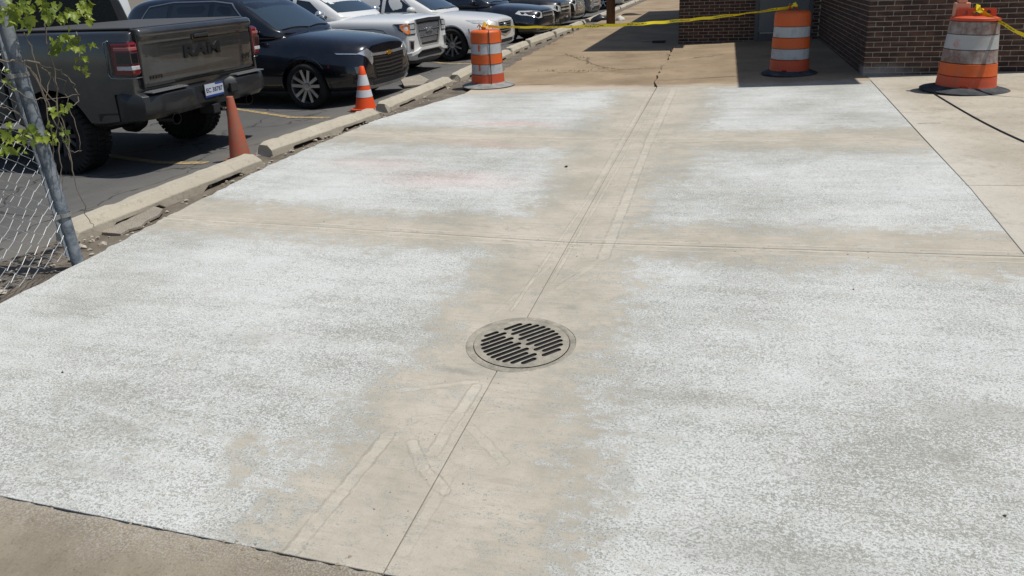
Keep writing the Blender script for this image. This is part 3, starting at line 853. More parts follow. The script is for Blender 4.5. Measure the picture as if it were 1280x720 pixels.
tape('caution_tape', span(tl, tm, .10, 90), .044, 'long yellow caution tape strung from the wheel stops to the shaded drum', lambda t: .35+.5*sin(t*9)+.25*sin(t*31))
tr = Vector((drumR.location.x+.02, drumR.location.y-.02, drumR.location.z+.03+.80+.085))
er = at_plane(1300, 48, 1, 9.0)
tape('caution_tape', span(tr, tr+(er-tr)*2.2, .05, 40), .05, 'yellow caution tape tied to the leaning drum by the wall', lambda t: .2+.4*sin(t*7))
def knot(c, mat, seed, label, n=7, s=.07):
    random.seed(seed); mb = MB(); c = Vector(c)
    for i in range(n):
        a = random.uniform(0, 2*pi); p0 = c+Vector((cos(a), sin(a), 0))*.012
        p1 = c+Vector((cos(a)*s*.6, sin(a)*s*.6, random.uniform(.0, s)))
        p2 = c+Vector((cos(a+.5)*s, sin(a+.5)*s, random.uniform(-s*.5, s*.7)))
        wd = Vector((-sin(a), cos(a), .4)).normalized()*.022
        mb.add([p0-wd, p0+wd, p1+wd, p1-wd, p2+wd*.8, p2-wd*.8], [(0, 1, 2, 3), (3, 2, 4, 5)])
    return tag(mb.build('tape_knot', mat), label, 'tape')
knot((drumL.location.x-.02, drumL.location.y-.02, .855), mat_plastic('tape_scrap', srgb(226, 184, 60), srgb(190, 96, 40), .8, .4), 3, 'crumpled yellow and orange tape scraps on top of the sunlit drum', 9, .1)
knot((tm.x, tm.y-.01, tm.z-.0), TAPE, 6, 'loose yellow tape ends tied round the shaded drum handle', 6, .07)
knot((tr.x, tr.y-.02, tr.z-.02), TAPE, 8, 'loose yellow tape end tied round the leaning drum handle', 3, .07)

# ------------------------------------------------------------------ cones
def cone(loc, h, rb, rt_, bands, mats, label, lean=(0, 0), foot=True):
    t = empty('traffic_cone', loc); tag(t, label, 'traffic cone')
    if foot:
        b = MB(); s = rb*1.15; pl = [(-s, -s*.8), (-s*.8, -s), (s*.8, -s), (s, -s*.8), (s, s*.8), (s*.8, s), (-s*.8, s), (-s, s*.8)]
        b.prism(pl, 0, .03); b.build('foot', mats[-1], t, bevel=.008)
    edges = [0]+[e for bd in bands for e in bd]+[1]
    for i in range(len(edges)-1):
        a, b_ = edges[i], edges[i+1]; white = i % 2 == 1; e = .0 if not white else .0025
        r = lambda f: rb+(rt_-rb)*f+e
        mb = MB(); pr = [(r(a)-.004, .03+h*a), (r(a), .03+h*a+.001), (r(b_), .03+h*b_-.001), (r(b_)-.004, .03+h*b_)]
        if b_ == 1: pr = pr[:-1]+[(r(1)*.8, .03+h+.004), (r(1)*.55, .03+h+.002), (r(1)*.45, .03+h-.03)]
        mb.lathe(pr, 36); wob(mb, .006, len(label)); mb.build('white_band' if white else 'cone_body', mats[1] if white else mats[0], t, auto=45)
    t.rotation_euler = (lean[0], lean[1], 0)
    return t
c1 = L(301, 200); c1z = lotz(c1.x)
ch = at_plane(292, 121, 1, c1.y).z-c1z
print('cone1', c1, ch)
cone((c1.x, c1.y, c1z), ch-.03, .105, .034, [], [mat_plastic('faded_cone', srgb(178, 84, 58), srgb(138, 104, 86), .95, .40), WHT, mat_plastic('cone_foot_faded', srgb(180, 80, 56), srgb(120, 90, 76), .7)], 'faded plain orange cone without stripes behind the nearest wheel stop', (-.01, -.03))
c2 = L(457, 137); c2z = lotz(c2.x); ch2 = at_plane(453, 83, 1, c2.y).z-c2z
print('cone2', c2, ch2)
cone((c2.x, c2.y, c2z), ch2-.03, .145, .03, [(.27, .44), (.55, .80)], [mat_plastic('bright_cone', srgb(226, 78, 26), srgb(180, 90, 50), .3), mat_plastic('cone_band', srgb(200, 202, 204), srgb(150, 148, 144), .4), ORA2], 'bright orange cone with two white stripes before the black car', (.0, .01))

# ------------------------------------------------------------------ wheel stops
def mat_stop():
    n = NT('stop_concrete'); P = n.pos()
    c = n.mix(n.noise(P, 2.5, 5, .65), srgb(158, 150, 134), srgb(188, 180, 163))
    c = n.mix(n.M('MULTIPLY', n.smooth(n.noise(P, 20, 5, .75), .5, .72), .5), c, srgb(118, 108, 92))
    c = n.mix(n.M('MULTIPLY', n.smooth(n.voro(P, 45), .2, .06), .35), c, srgb(90, 84, 74))
    n.bump(n.noise(P, 45, 5, .75), .6, .008)
    return n.out(c, .92, spec=.2)
STOP = mat_stop()
stops = [((96, 305), (331, 208), -.055, .15, .21, 'nearest concrete wheel stop beside the leaning fence post'),
         ((341, 196), (476, 148), -.055, .15, .21, 'concrete wheel stop ending at the striped cone'),
         ((486, 141), (567, 106), -.055, .15, .21, 'concrete wheel stop with broken end past the striped cone'),
         ((576, 103), (640, 70), -.055, .16, .21, 'concrete wheel stop running behind the sunlit drum'),
         ((642, 69), (662, 60), -.06, .18, .22, 'short concrete wheel stop just past the sunlit drum'),
         ((665, 59), (694, 48), -.06, .20, .22, 'concrete wheel stop before the dark blue car'),
         ((697, 47), (715, 40), -.06, .20, .22, 'concrete wheel stop second from the wooden pole'),
         ((718, 39), (733, 32), -.06, .20, .22, 'concrete wheel stop next to the wooden pole')]
random.seed(21)
for (a, b, z, h, w, lab) in stops:
    A = at_plane(a[0], a[1], 2, z); B = at_plane(b[0], b[1], 2, z); d = (B-A); ln = d.length; ang = math.atan2(d.y, d.x)
    mb = MB(); pr = [(0, 0), (w, 0), (w, h*.55), (w*.74, h), (w*.26, h), (0, h*.55)]   # y to the left of the run
    N = max(8, int(ln/.07)); base = len(mb.v)
    for i in range(N+1):
        s = ln*i/N
        for k, (yy, zz) in enumerate(pr):
            nt = 0
            if k in (0, 1) and (.14 < i/N < .38 or .62 < i/N < .86): nt = .045
            jit = .006*noise.noise(Vector((s*6, yy*14+a[0], zz*14)))
            endj = 0
            if i in (0, N): endj = random.uniform(-.03, .03); 
            mb.v.append(Vector((s+endj+(0 if 0 < i < N else (-.02 if i == N else .02)*(k > 1)), yy+jit, zz+nt+jit-(.02 if i in (0, N) and k in (3, 4) else 0))))
    for i in range(N):
        for k in range(6): q = i*6; mb.f.append([q+k, q+(k+1) % 6, q+6+(k+1) % 6, q+6+k]); mb.mi.append(0)
    for v in mb.v:
        ch_ = noise.noise(Vector((v.x*9+a[0], v.y*9, v.z*9)))
        if v.z > h*.5 and ch_ > .36: v.z -= (ch_-.36)*.08; v.y += (w/2-v.y)*(ch_-.36)*.4
    mb.f += [[5, 4, 3, 2, 1, 0], [N*6+k for k in range(6)]]; mb.mi += [0, 0]
    o = mb.build('wheel_stop', STOP, bevel=.006); o.location = (A.x, A.y, z-.012); o.rotation_euler = (0, 0, ang)
    tag(o, lab, 'wheel stop', 'concrete wheel stops along the lot edge')

# ------------------------------------------------------------------ rubble, crumbs, weeds
def stone(mb, p, r, seed):
    random.seed(seed); vs = []
    for v in ((1,0,0),(-1,0,0),(0,1,0),(0,-1,0),(0,0,1),(0,0,-1),(.6,.6,.5),(-.6,.5,.5),(.5,-.6,.5),(-.6,-.6,.4)):
        vs.append(Vector(p)+Vector((v[0]*r*random.uniform(.6, 1.3), v[1]*r*random.uniform(.6, 1.3), v[2]*r*random.uniform(.4, .8))))
    b = bmesh.new()
    for q in vs: b.verts.new(q)
    bmesh.ops.convex_hull(b, input=b.verts); b.verts.ensure_lookup_table(); b.verts.index_update()
    mb.add([v.co.copy() for v in b.verts], [[v.index for v in f.verts] for f in b.faces]); b.free()
gv = MB(); rr = random.Random(9)
for i in range(520):
    y = rr.uniform(1.2, 16) if i % 3 else rr.uniform(2.0, 9); x = -3.1-rr.random()**1.5*.35+rr.uniform(-.03, .05)
    if y > 9: x += .2
    stone(gv, (x, y, -.042), rr.uniform(.006, .022)*(1 if rr.random() < .93 else 1.9), i)
tag(gv.build('gravel', mat_old('rubble', srgb(128, 118, 104), srgb(186, 178, 164), srgb(92, 84, 74), 30)), 'loose rubble and grit along the slab edge', 'gravel', kind='stuff')
cb = MB()
for i in range(70):
    pxx = rr.uniform(340, 800); t_ = rr.random()
    y = rr.uniform(1.5, 10); x = rr.gauss(0, .06)*(1+.2*y)+.02
    stone(cb, (x, y, gz(x)+.001), rr.uniform(.002, .0045), 1000+i)
for i in range(60):
    y = rr.choice((Y2, Y2, Y3))+rr.gauss(-.02, .05); x = rr.uniform(-2.6, 2.4)
    stone(cb, (x, y, gz(x)+.001), rr.uniform(.0025, .005), 2000+i)
for i in range(60):
    x = rr.uniform(-1.6, -.1); stone(cb, (x, Y1+rr.gauss(-.02, .02), .0), rr.uniform(.004, .009), 3000+i)
tag(cb.build('dust_crumbs', mat_old('crumb', srgb(128, 117, 100), srgb(168, 157, 138), srgb(96, 86, 72), 30)), 'small dried crumbs along the pavement joints', 'crumbs', kind='stuff')
for (px_, r_, lab) in (((708, 209), .018, 'dark little stone lying on the dusty slab'), ((78, 466), .006, 'small dark twig bit on the white slab'), ((1067, 362), .005, 'tiny dark pebble near the cross joint'), ((1256, 645), .005, 'tiny dark pebble on the white residue')):
    g = G(*px_); sm_ = MB(); stone(sm_, (0, 0, r_*.4), r_, int(px_[0])); o = sm_.build('pebble', plain('dark_stone', srgb(48, 42, 36), .8)); o.location = g; tag(o, lab, 'pebble')
# broken flat pieces by the nearest wheel stop
def shard(pts, z, th, label, tilt=(0, 0)):
    P2 = [at_plane(x, y, 2, z) for x, y in pts]; c = sum(P2, Vector())/len(P2)
    mb = MB(); mb.prism([(p.x-c.x, p.y-c.y) for p in P2][::-1], -th, 0); o = mb.build('broken_slab', OLD_NEAR, bevel=.003); o.location = (c.x, c.y, z); o.rotation_euler = (tilt[0], tilt[1], 0)
    tag(o, label, 'rubble'); return o
shard([(126, 287), (141, 278), (158, 274), (176, 264), (194, 259), (204, 263), (199, 270), (182, 277), (176, 283), (160, 286), (150, 291)], -.022, .022, 'thin broken concrete flake lying by the nearest wheel stop', (.05, -.07))
shard([(740-240, 99), (525, 95), (536, 99), (528, 104), (505, 106)], -.075, .03, 'flat broken concrete chunk behind the wheel stops', (.03, .03))
# weeds in the cracks
LEAFW = plain('dry_weed', srgb(132, 118, 84), .8, var=.4)
random.seed(31)
for k, (px_, lab) in enumerate((((688, 89), 'dry weed tuft in the crack before the forked joint'), ((729, 72), 'dry weed tuft at the edge of the building shadow'), ((727, 89), 'small weed on the alley cross joint'), ((756, 86), 'weed growing along the forked alley crack'), ((838, 68), 'dry weeds in the crack by the recessed wall'), ((831, 84), 'low weeds at the end of the centre crack'), ((655, 62), 'dry weeds along the far wheel stops'), ((690, 56), 'straw coloured weeds by the far wheel stops'), ((725, 44), 'weeds between pole and wheel stops'))):
    g = G(*px_); mb = MB()
    for i in range(26):
        p = Vector((random.gauss(0, .12), random.gauss(0, .03), 0)); a = random.uniform(0, 2*pi); hgt = random.uniform(.01, .045); ln = random.uniform(.01, .06)
        e = p+Vector((cos(a)*ln, sin(a)*ln, hgt)); w = Vector((-sin(a), cos(a), 0))*.0035
        mb.add([p-w, p+w, (p+e)/2+w*.8+Vector((0, 0, .012)), (p+e)/2-w*.8+Vector((0, 0, .012)), e], [(0, 1, 2, 3), (3, 2, 4)])
    o = mb.build('weed_tuft', LEAFW); o.location = (g.x, g.y, g.z-.004); tag(o, lab, 'weed')
# cardboard scrap lying in the shade of the building
g = G(818, 52); mb = MB(); mb.prism([(-.25, -.06), (.2, -.1), (.27, .05), (-.1, .09), (-.3, .02)], 0, .025)
o = mb.build('cardboard_scrap', plain('card', srgb(150, 128, 104), .9)); o.location = (g.x, g.y, g.z+.002); o.rotation_euler = (.08, .0, .2); tag(o, 'flat scrap lying in the shade of the building', 'litter')
mb = MB(); mb.prism([(-.14, -.05), (.14, -.05), (.14, .05), (-.14, .05)], 0, .05)
o = mb.build('cardboard_scrap', plain('card_dark', srgb(70, 60, 52), .9), bevel=.01); o.location = (g.x+.12, g.y-.3, g.z+.001); tag(o, 'small dark scrap beside the flat scrap in shade', 'litter')

# ------------------------------------------------------------------ fence post, chain link, vine
GALV = mat_old('galvanised', srgb(84, 92, 100), srgb(142, 149, 155), srgb(92, 84, 74), 16, None, .4)
pb = G(99, 327); pz = -.04
FB = empty('chain_link_fence', (pb.x, pb.y, pz)); tag(FB, 'galvanised chain link fence ending at a leaning steel post', 'fence')
top = at_plane(-2, 0, 1, pb.y-.02)
pd = Vector((-.03, -.03, 2.3))
if True:
    pd = (top-Vector((pb.x, pb.y, pz)))
    pd = Vector((pd.x, pd.y, pd.z))
    pd = pd*(2.3/pd.z)
pm = MB(); pm.tube([Vector((0, 0, -.15)), pd*.5, pd], .035, 20); pm.lathe([(.040, 0), (.040, .03), (.03, .06), (.0005, .07)], 20, Matrix.Translation(pd)); pm.build('post', GALV, FB, auto=40)
axis = pd.normalized(); side = Vector((-.03, -1, 0)).normalized()
tb = MB(); tb.box((-.009, -.004, .10), (.009, .004, 2.2), Matrix.Translation(side*.062) @ axis.to_track_quat('Z', 'Y').to_matrix().to_4x4()); tb.build('tension_bar', GALV, FB)
for hh in (.36, .83, 1.22, 1.7, 2.1):
    bm_ = MB(); c = axis*hh
    bm_.lathe([(.036, -.012), (.040, -.012), (.040, .012), (.036, .012)], 20, Matrix.Translation(c) @ axis.to_track_quat('Z', 'Y').to_matrix().to_4x4(), closed=True)
    bm_.box((-.012, -.085, -.012), (.012, -.04, .012), Matrix.Translation(c)); bm_.build('brace_band', plain('band_steel', srgb(140, 140, 136), .5, .5), FB)
fab = MB(); random.seed(2); dw, dh = .092, .074
nw = 22
for wv in range(nw):
    s0 = .06+wv*dw/2*1.0
    pts = []
    k = 0; zz = .10+.02*sin(wv*.7)
    while zz < 2.1:
        off = (dw/2 if (k+wv) % 2 else 0)
        s = s0+off*1.0
        lean_ = pd*(zz/2.3)
        bulge = .03*sin(s*3.2)*(1-zz/2.2)+.02*sin(zz*4+s)
        pts.append(side*s+Vector((lean_.x+bulge+(.004 if k % 2 else -.004), lean_.y, zz-.02*s)))
        zz += dh/2; k += 1
    fab.tube(pts, .0025, 4, False)
fo = fab.build('chain_link_mesh', plain('zinc_wire', srgb(168, 172, 174), .5, .3, var=.2), FB); fo['kind'] = 'stuff'

LEAF = NT('vine_leaf'); _r = LEAF.rnd(); _o = LEAF.obj()
_c = LEAF.mix(_r, srgb(70, 94, 28), srgb(146, 160, 60))
_c = LEAF.mix(LEAF.smooth(LEAF.noise(_o, 28, 4, .7), .52, .72), _c, srgb(112, 96, 44))
LEAF.b.inputs['Subsurface Weight'].default_value = 0
tr_ = LEAF.n.new('ShaderNodeBsdfTranslucent'); mx = LEAF.n.new('ShaderNodeMixShader'); mx.inputs[0].default_value = .25
LEAF.set(tr_.inputs[0], LEAF.mix(.5, _c, srgb(180, 190, 60)))
LEAF.out(_c, .45, spec=.4)
LEAF.t.links.new(LEAF.b.outputs[0], mx.inputs[1]); LEAF.t.links.new(tr_.outputs[0], mx.inputs[2])
LEAF.t.links.new(mx.outputs[0], LEAF.n['Material Output'].inputs[0]); LEAF = LEAF.m
STEM = plain('dry_stem', srgb(112, 102, 90), .85, var=.3, scale=30)
def leaf_mesh(seed):
    rl = random.Random(seed); out = [(0, 0), (.18, -.10), (.5, -.02), (.36, .18), (.52, .46), (.28, .5), (.16, .72), (0, 1.0)]
    pts = out+[(-x, y) for x, y in out[::-1][1:-1]]
    V, F = cdt(pts, [], .3)
    mb = MB(); mb.add([(v[0], v[1], -.35*abs(v[0])**1.5+.12*sin(v[1]*3+seed)-.22*v[1]**2+.05*rl.uniform(-1, 1)) for v in V], F)
    return mb.mesh('leaf', LEAF, True)
LM = [leaf_mesh(i) for i in range(5)]
VN = empty('climbing_vine', (pb.x, pb.y, pz)); tag(VN, 'green leafy vine with dry twigs hanging on the fence post', 'vine')
random.seed(17)
def vp(x, y, dx=0): return at_plane(x, y, 0, pb.x+.02+dx)-Vector((pb.x, pb.y, pz))
def stem(pts, r):
    P = [vp(*p) for p in pts]; Q = []
    for i in range(len(P)-1):
        for k in range(5):
            t = k/5; Q.append(P[i].lerp(P[i+1], t)+Vector((random.gauss(0, .006), random.gauss(0, .006), random.gauss(0, .006))))
    Q.append(P[-1]); mb = MB(); n_ = len(Q); mb.tube(Q, [r*(1-.6*i/n_) for i in range(n_)], 5); mb.build('stem', STEM, VN, smooth=True); return Q
for pts, r in (([(0, 75), (40, 78), (70, 84), (92, 105), (98, 125), (80, 140)], .0055), ([(52, 10), (58, 45), (66, 80), (72, 120)], .005), ([(20, 70), (45, 95), (70, 130), (84, 170), (90, 215)], .005),
               ([(60, 60), (72, 110), (70, 160), (76, 210), (78, 240)], .0045), ([(40, 90), (64, 140), (82, 180), (96, 235), (112, 275), (118, 284)], .0045), ([(0, 100), (30, 120), (60, 125), (100, 118)], .004),
               ([(30, 40), (48, 90), (60, 140), (68, 190)], .004), ([(84, 130), (96, 160), (100, 190)], .003), ([(50, 85), (80, 100), (88, 140)], .0035), ([(75, 150), (88, 190), (102, 188)], .003), ([(95, 40), (100, 70), (98, 85), (114, 92)], .0035),
               ([(0, 130), (22, 142), (42, 160)], .003), ([(62, 90), (58, 130), (64, 170), (74, 232)], .003)):
    stem(pts, r)
def lf(x, y, s, dx=0):
    p = vp(x, y, dx); o = link('leaf', random.choice(LM), VN); o.location = p
    o.scale = (s*random.uniform(.7, 1.1),)*3
    o.rotation_euler = (random.uniform(-1.1, .2)-1.2, random.uniform(-.6, .6), random.uniform(-1.6, 1.6)+.6)
clusters = [((0, 60), (0, 16), 34, .05), ((6, 40), (8, 34), 16, .05), ((55, 112), (0, 26), 34, .055), ((60, 84), (10, 34), 10, .055), ((62, 108), (40, 66), 26, .048), ((112, 121), (50, 60), 4, .04), ((90, 110), (66, 94), 13, .036), ((104, 116), (14, 26), 5, .04),
            ((0, 16), (10, 30), 7, .045), ((0, 62), (152, 172), 18, .045), ((0, 34), (165, 196), 16, .045), ((56, 92), (128, 178), 22, .036), ((76, 94), (128, 142), 6, .04), ((30, 52), (160, 182), 6, .04), ((4, 18), (86, 112), 5, .03)]
for (x0, x1), (y0, y1), k, s in clusters:
    for i in range(k): lf(random.uniform(x0, x1), random.uniform(y0, y1), s*random.uniform(.7, 1.25), random.gauss(.03, .06))
# ------------------------------------------------------------------ vehicles
def paint(name, col, metal=.0, rough=.3, coat=1.0, dust=.12):
    n = NT(name); P = n.obj()
    d = n.M('MULTIPLY', n.smooth(n.noise(P, 2.2, 5, .7), .35, .8), dust)
    z = n.xyz(P)[2]
    d = n.M('MAXIMUM', d, n.M('MULTIPLY', n.smooth(z, .6, .2), dust*2.2))
    c = n.mix(d, col, srgb(150, 142, 128))
    return n.out(c, n.M('ADD', rough, n.M('MULTIPLY', d, .6)), metal, coat)
P_GREY = paint('paint_granite', srgb(58, 60, 62), .55, .32)
P_BLACK = paint('paint_black', srgb(10, 14, 22), .2, .22, dust=.04)
P_WHITE = paint('paint_white', srgb(214, 215, 213), 0, .3, dust=.08)
P_WHITE2 = paint('paint_pearl', srgb(206, 206, 203), 0, .3, dust=.10)
P_NAVY = paint('paint_navy', srgb(22, 30, 42), .3, .25, dust=.10)
P_DARK = paint('paint_dark', srgb(16, 17, 20), .3, .3)
P_SILV = paint('paint_silver', srgb(120, 128, 138), .6, .32)
CHROME = plain('chrome', (.72, .74, .77), .2, .8, var=.05)
SILVER = plain('silver_trim', (.42, .43, .44), .3, .9)
MACH = plain('machined_alloy', (.56, .56, .57), .28, .9, var=.1)
BLK = plain('black_plastic', (.018, .018, .02), .55, var=.3, scale=20)
BLKG = plain('gloss_black', (.01, .01, .012), .12, coat=1)
TYRE = mat_old('tyre_rubber', (.012, .012, .013), (.03, .029, .028), (.02, .02, .02), 8, None, .6)
GLASS = plain('car_glass', (.008, .011, .013), .03, var=.1, spec=.9, coat=.6)
WSG = plain('windscreen_glass', (.018, .03, .036), .03, var=.2, spec=.9, coat=1)
LAMP = plain('lamp_lens', (.5, .52, .53), .12, .1, coat=1, var=.45, scale=26)
AMBER = plain('amber_lens', srgb(222, 120, 20), .2, coat=1, var=.3, scale=40)
RED = plain('red_lens', srgb(104, 10, 18), .15, coat=1, var=.25, scale=30)
GOLD = plain('gold_badge', srgb(196, 150, 62), .3, .7)
DARKIN = plain('wheel_well', (.006, .006, .006), .9)

def ringloft(stations):
    mb = MB(); n = None
    for x, half in stations:
        ring = [(y, z) for y, z in half]+[(-y, z) for y, z in half[-2:0:-1]]
        n = len(ring); mb.v += [Vector((x, y, z)) for y, z in ring]
    m_ = len(stations)
    for i in range(m_-1):
        for k in range(n):
            a = i*n+k; b = i*n+(k+1) % n
            mb.f.append([a, b, b+n, a+n]); mb.mi.append(0)
    mb.f.append(list(range(n-1, -1, -1))); mb.f.append(list(range((m_-1)*n, m_*n))); mb.mi += [0, 0]
    return mb
def shell(name, stations, mat, parent, arches=(), sub=2, sharp=38):
    mb = ringloft(stations); me = mb.mesh(name, mat)
    b = bmesh.new(); b.from_mesh(me); bmesh.ops.recalc_face_normals(b, faces=b.faces); b.to_mesh(me); b.free()
    o = link(name+'_raw', me)
    md = o.modifiers.new('s', 'SUBSURF'); md.levels = sub; md.render_levels = sub
    cutters = []
    for (x, z, r, yi) in arches:
        for s in (-1, 1):
            c = MB(); c.lathe([(r, 0), (r, .7)], 48)
            co = link('cut', c.mesh('cut', DARKIN)); co.rotation_euler = (s*-pi/2, 0, 0); co.location = (x, s*yi, z)
            cutters.append(co); m2 = o.modifiers.new('b', 'BOOLEAN'); m2.operation = 'DIFFERENCE'; m2.object = co; m2.solver = 'EXACT'
    me2 = bake(o); 
    bpy.data.objects.remove(o)
    for c in cutters: bpy.data.objects.remove(c)
    me2.name = name
    me2.polygons.foreach_set('use_smooth', [True]*len(me2.polygons)); me2.set_sharp_from_angle(angle=radians(sharp))
    r = link(name, me2, parent)
    bv = BVHTree.FromPolygons([v.co.copy() for v in me2.vertices], [list(p.vertices) for p in me2.polygons])
    return r, bv
DIRS = {'front': (Vector((-1, 0, 0)), lambda a, b: Vector((4, a, b))), 'rear': (Vector((1, 0, 0)), lambda a, b: Vector((-9, a, b))),
        'right': (Vector((0, 1, 0)), lambda a, b: Vector((a, -4, b))), 'left': (Vector((0, -1, 0)), lambda a, b: Vector((a, 4, b))),
        'top': (Vector((0, 0, -1)), lambda a, b: Vector((a, b, 5)))}
def decal(name, bv, pr, polys, mat, parent, off=.005, step=.06, grid=.09, skirt=.012):
    """a fitted panel: polygons laid onto the body surface, with a rim going into it"""
    d, org = DIRS[pr]; mb = MB()
    if polys and not hasattr(polys[0][0], '__len__'): polys = [polys]
    for poly in polys:
        V, F = cdt(densify(poly, step), [], grid)
        pts = []
        for v in V:
            h = bv.ray_cast(org(v[0], v[1]), d)
            pts.append((h[0], h[1] if h[1].dot(d) < 0 else -h[1]) if h[0] is not None else None)
        F = [f for f in F if all(pts[i] is not None for i in f)]
        xs_ = [p[0].dot(d) for p in pts if p is not None]
        F = [f for f in F if max(pts[i][0].dot(d) for i in f)-min(pts[i][0].dot(d) for i in f) < .35]
        if not F: continue
        b = len(mb.v)
        for p in pts: mb.v.append(p[0]+p[1]*off if p is not None else Vector((0, 0, .5)))
        for p in pts: mb.v.append(p[0]-p[1]*skirt if p is not None else Vector((0, 0, .5)))
        n_ = len(pts); e = {}
        a0, b0, c0 = [mb.v[b+i] for i in F[0][:3]]
        flip = (b0-a0).cross(c0-a0).dot(d) > 0
        for f in F:
            f = f[::-1] if flip else f
            mb.f.append([b+i for i in f]); mb.mi.append(0)
            for i in range(len(f)): e[(f[i], f[(i+1) % len(f)])] = 1
        for (i, j) in list(e):
            if (j, i) not in e: mb.f.append([b+j, b+i, b+i+n_, b+j+n_]); mb.mi.append(0)
    return mb.build(name, mat, parent, auto=40)
def strip(a, b, w):
    a = Vector(a); b = Vector(b); d = (b-a).normalized(); n_ = Vector((-d.y, d.x))*w/2
    return [tuple(a-n_), tuple(b-n_), tuple(b+n_), tuple(a+n_)]
def path_strip(pts, w):
    """polygon following a polyline"""
    P = [Vector(p) for p in pts]; up_, dn_ = [], []
    for i, p in enumerate(P):
        t = (P[min(i+1, len(P)-1)]-P[max(i-1, 0)]).normalized(); n_ = Vector((-t.y, t.x))*w/2
        up_.append(tuple(p+n_)); dn_.append(tuple(p-n_))
    return dn_+up_[::-1]
def arch_poly(x, z, r, w, a0=-.12, a1=pi+.12, k=22):
    return [(x+(r+w)*cos(a0+(a1-a0)*i/k), z+(r+w)*sin(a0+(a1-a0)*i/k)) for i in range(k+1)]+[(x+r*cos(a1+(a0-a1)*i/k), z+r*sin(a1+(a0-a1)*i/k)) for i in range(k+1)]
def flipy(polys): return [[(-a, b) for a, b in p][::-1] for p in polys]
def wheel(parent, x, y, r, rr, w, spokes=5, twin=True, rim=MACH, lugs=False, sw=.035):
    s = 1 if y > 0 else -1
    t = MB(); pr = [(rr-.012, -w/2+.015), (rr+.015, -w/2), (r-.035, -w/2+.003), (r-.008, -w/2+.025), (r, -w/2+.05), (r, w/2-.05), (r-.008, w/2-.025), (r-.035, w/2-.003), (rr+.015, w/2), (rr-.012, w/2-.015)]
    t.lathe(pr, 56, closed=True)
    if lugs:
        for k in range(44):
            for row, (z0, z1) in enumerate(((-w/2+.005, -w/6-.008), (-w/6+.006, w/6-.006), (w/6+.008, w/2-.005))):
                a = 2*pi*(k+.5*(row == 1))/44
                t.box((r-.012, -.021, z0), (r+.010, .021, z1), Matrix.Rotation(a, 4, 'Z') @ Matrix.Translation((0, 0, 0)) @ Matrix.Rotation(0, 4, 'X'))
            a = 2*pi*k/44
            for zz in (-w/2-.004, w/2-.012): t.box((r-.05, -.012, zz), (r+.002, .012, zz+.016), Matrix.Rotation(a, 4, 'Z'))
    o = t.build('wheel', TYRE, parent, auto=35); o.location = (x, y, r); o.rotation_euler = (-s*pi/2, 0, 0)
    b = MB(); zf = w/2-.012
    b.lathe([(rr, -w/2+.02), (rr-.012, -w/2+.05), (rr-.03, 0), (rr-.022, zf-.03), (rr-.006, zf), (rr+.006, zf+.004), (rr+.008, zf-.01), (rr, -w/2+.02)], 56)
    b.lathe([(.0005, zf-.028), (.032, zf-.03), (.038, zf-.04), (.06, zf-.045), (.07, zf-.065), (.07, zf-.09)], 28)
    for k in range(spokes):
        a0 = 2*pi*k/spokes+.3
        for q in ((-1, 1) if twin else (0,)):
            M = Matrix.Rotation(a0, 4, 'Z'); y0 = q*.018; y1 = q*rr*.26; h0, h1 = sw*.55, sw*.62
            za, zb = zf-.048, zf-.016
            v = [(.045, y0-h0, za), (.045, y0+h0, za), (rr-.014, y1+h1, zb), (rr-.014, y1-h1, zb), (.045, y0-h0, za-.03), (.045, y0+h0, za-.03), (rr-.014, y1+h1, zb-.035), (rr-.014, y1-h1, zb-.035)]
            b.add(v, [(3, 2, 1, 0), (4, 5, 6, 7), (0, 1, 5, 4), (1, 2, 6, 5), (2, 3, 7, 6), (3, 0, 4, 7)], M)
    ro = b.build('rim', rim, o, auto=35)
    br = MB(); br.lathe([(.0005, -.02), (rr*.72, -.02), (rr*.72, -.045), (rr-.035, -.05), (rr-.035, -.07), (.0005, -.07)], 36); br.build('brake_disc', DARKIN, o, auto=40)
    return o
def text_into(mb, s, size, M, ext=.004, bold=0):
    cu = bpy.data.curves.new('t', 'FONT'); cu.body = s; cu.size = size; cu.extrude = ext; cu.offset = bold; cu.align_x = 'CENTER'; cu.align_y = 'CENTER'; cu.resolution_u = 3
    o = link('t', cu); me = bake(o); bpy.data.objects.remove(o)
    mb.add([v.co.copy() for v in me.vertices], [list(p.vertices) for p in me.polygons], M); bpy.data.meshes.remove(me)
def half8(zb, wb, zs, ws, zt, wt, zc):
    return [(0, zb), (wb*.7, zb), (wb, zb+.05), (ws, zb*.5+zs*.5), (ws*.995, zs), (wt, zt), (wt*.62, zt*.3+zc*.7), (0, zc)]
def halfg(wb, zb, wr, zr):
    return [(0, zb-.12), (wb, zb-.12), (wb, zb), (wb*.42+wr*.58, zb+(zr-zb)*.6), (wr, zr-.035), (wr*.6, zr+.005), (0, zr+.012)]
def mirror_part(t, x, y, z, mat, cap=None):
    s = 1 if y > 0 else -1; mb = MB()
    mb.lathe([(.0005, -.10), (.05, -.095), (.085, -.06), (.095, 0), (.085, .06), (.05, .095), (.0005, .10)], 14, Matrix.Translation((x, y+s*.09, z)) @ Matrix.Rotation(pi/2, 4, 'X') @ Matrix.Diagonal((1.0, .9, 1.15, 1)))
    mo = mb.build('mirror', mat, t, smooth=True)
    a = MB(); a.tube([(x, y-s*.10, z-.06), (x, y+s*.02, z-.07)], .03, 8); a.build('mirror_arm', BLK, mo)
    return mo
def place(t, X, Y, h, sc, tilt=0):
    t.location = (X, Y, lotz(X)-.004); t.rotation_euler = (0, tilt, h); t.scale = (sc,)*3

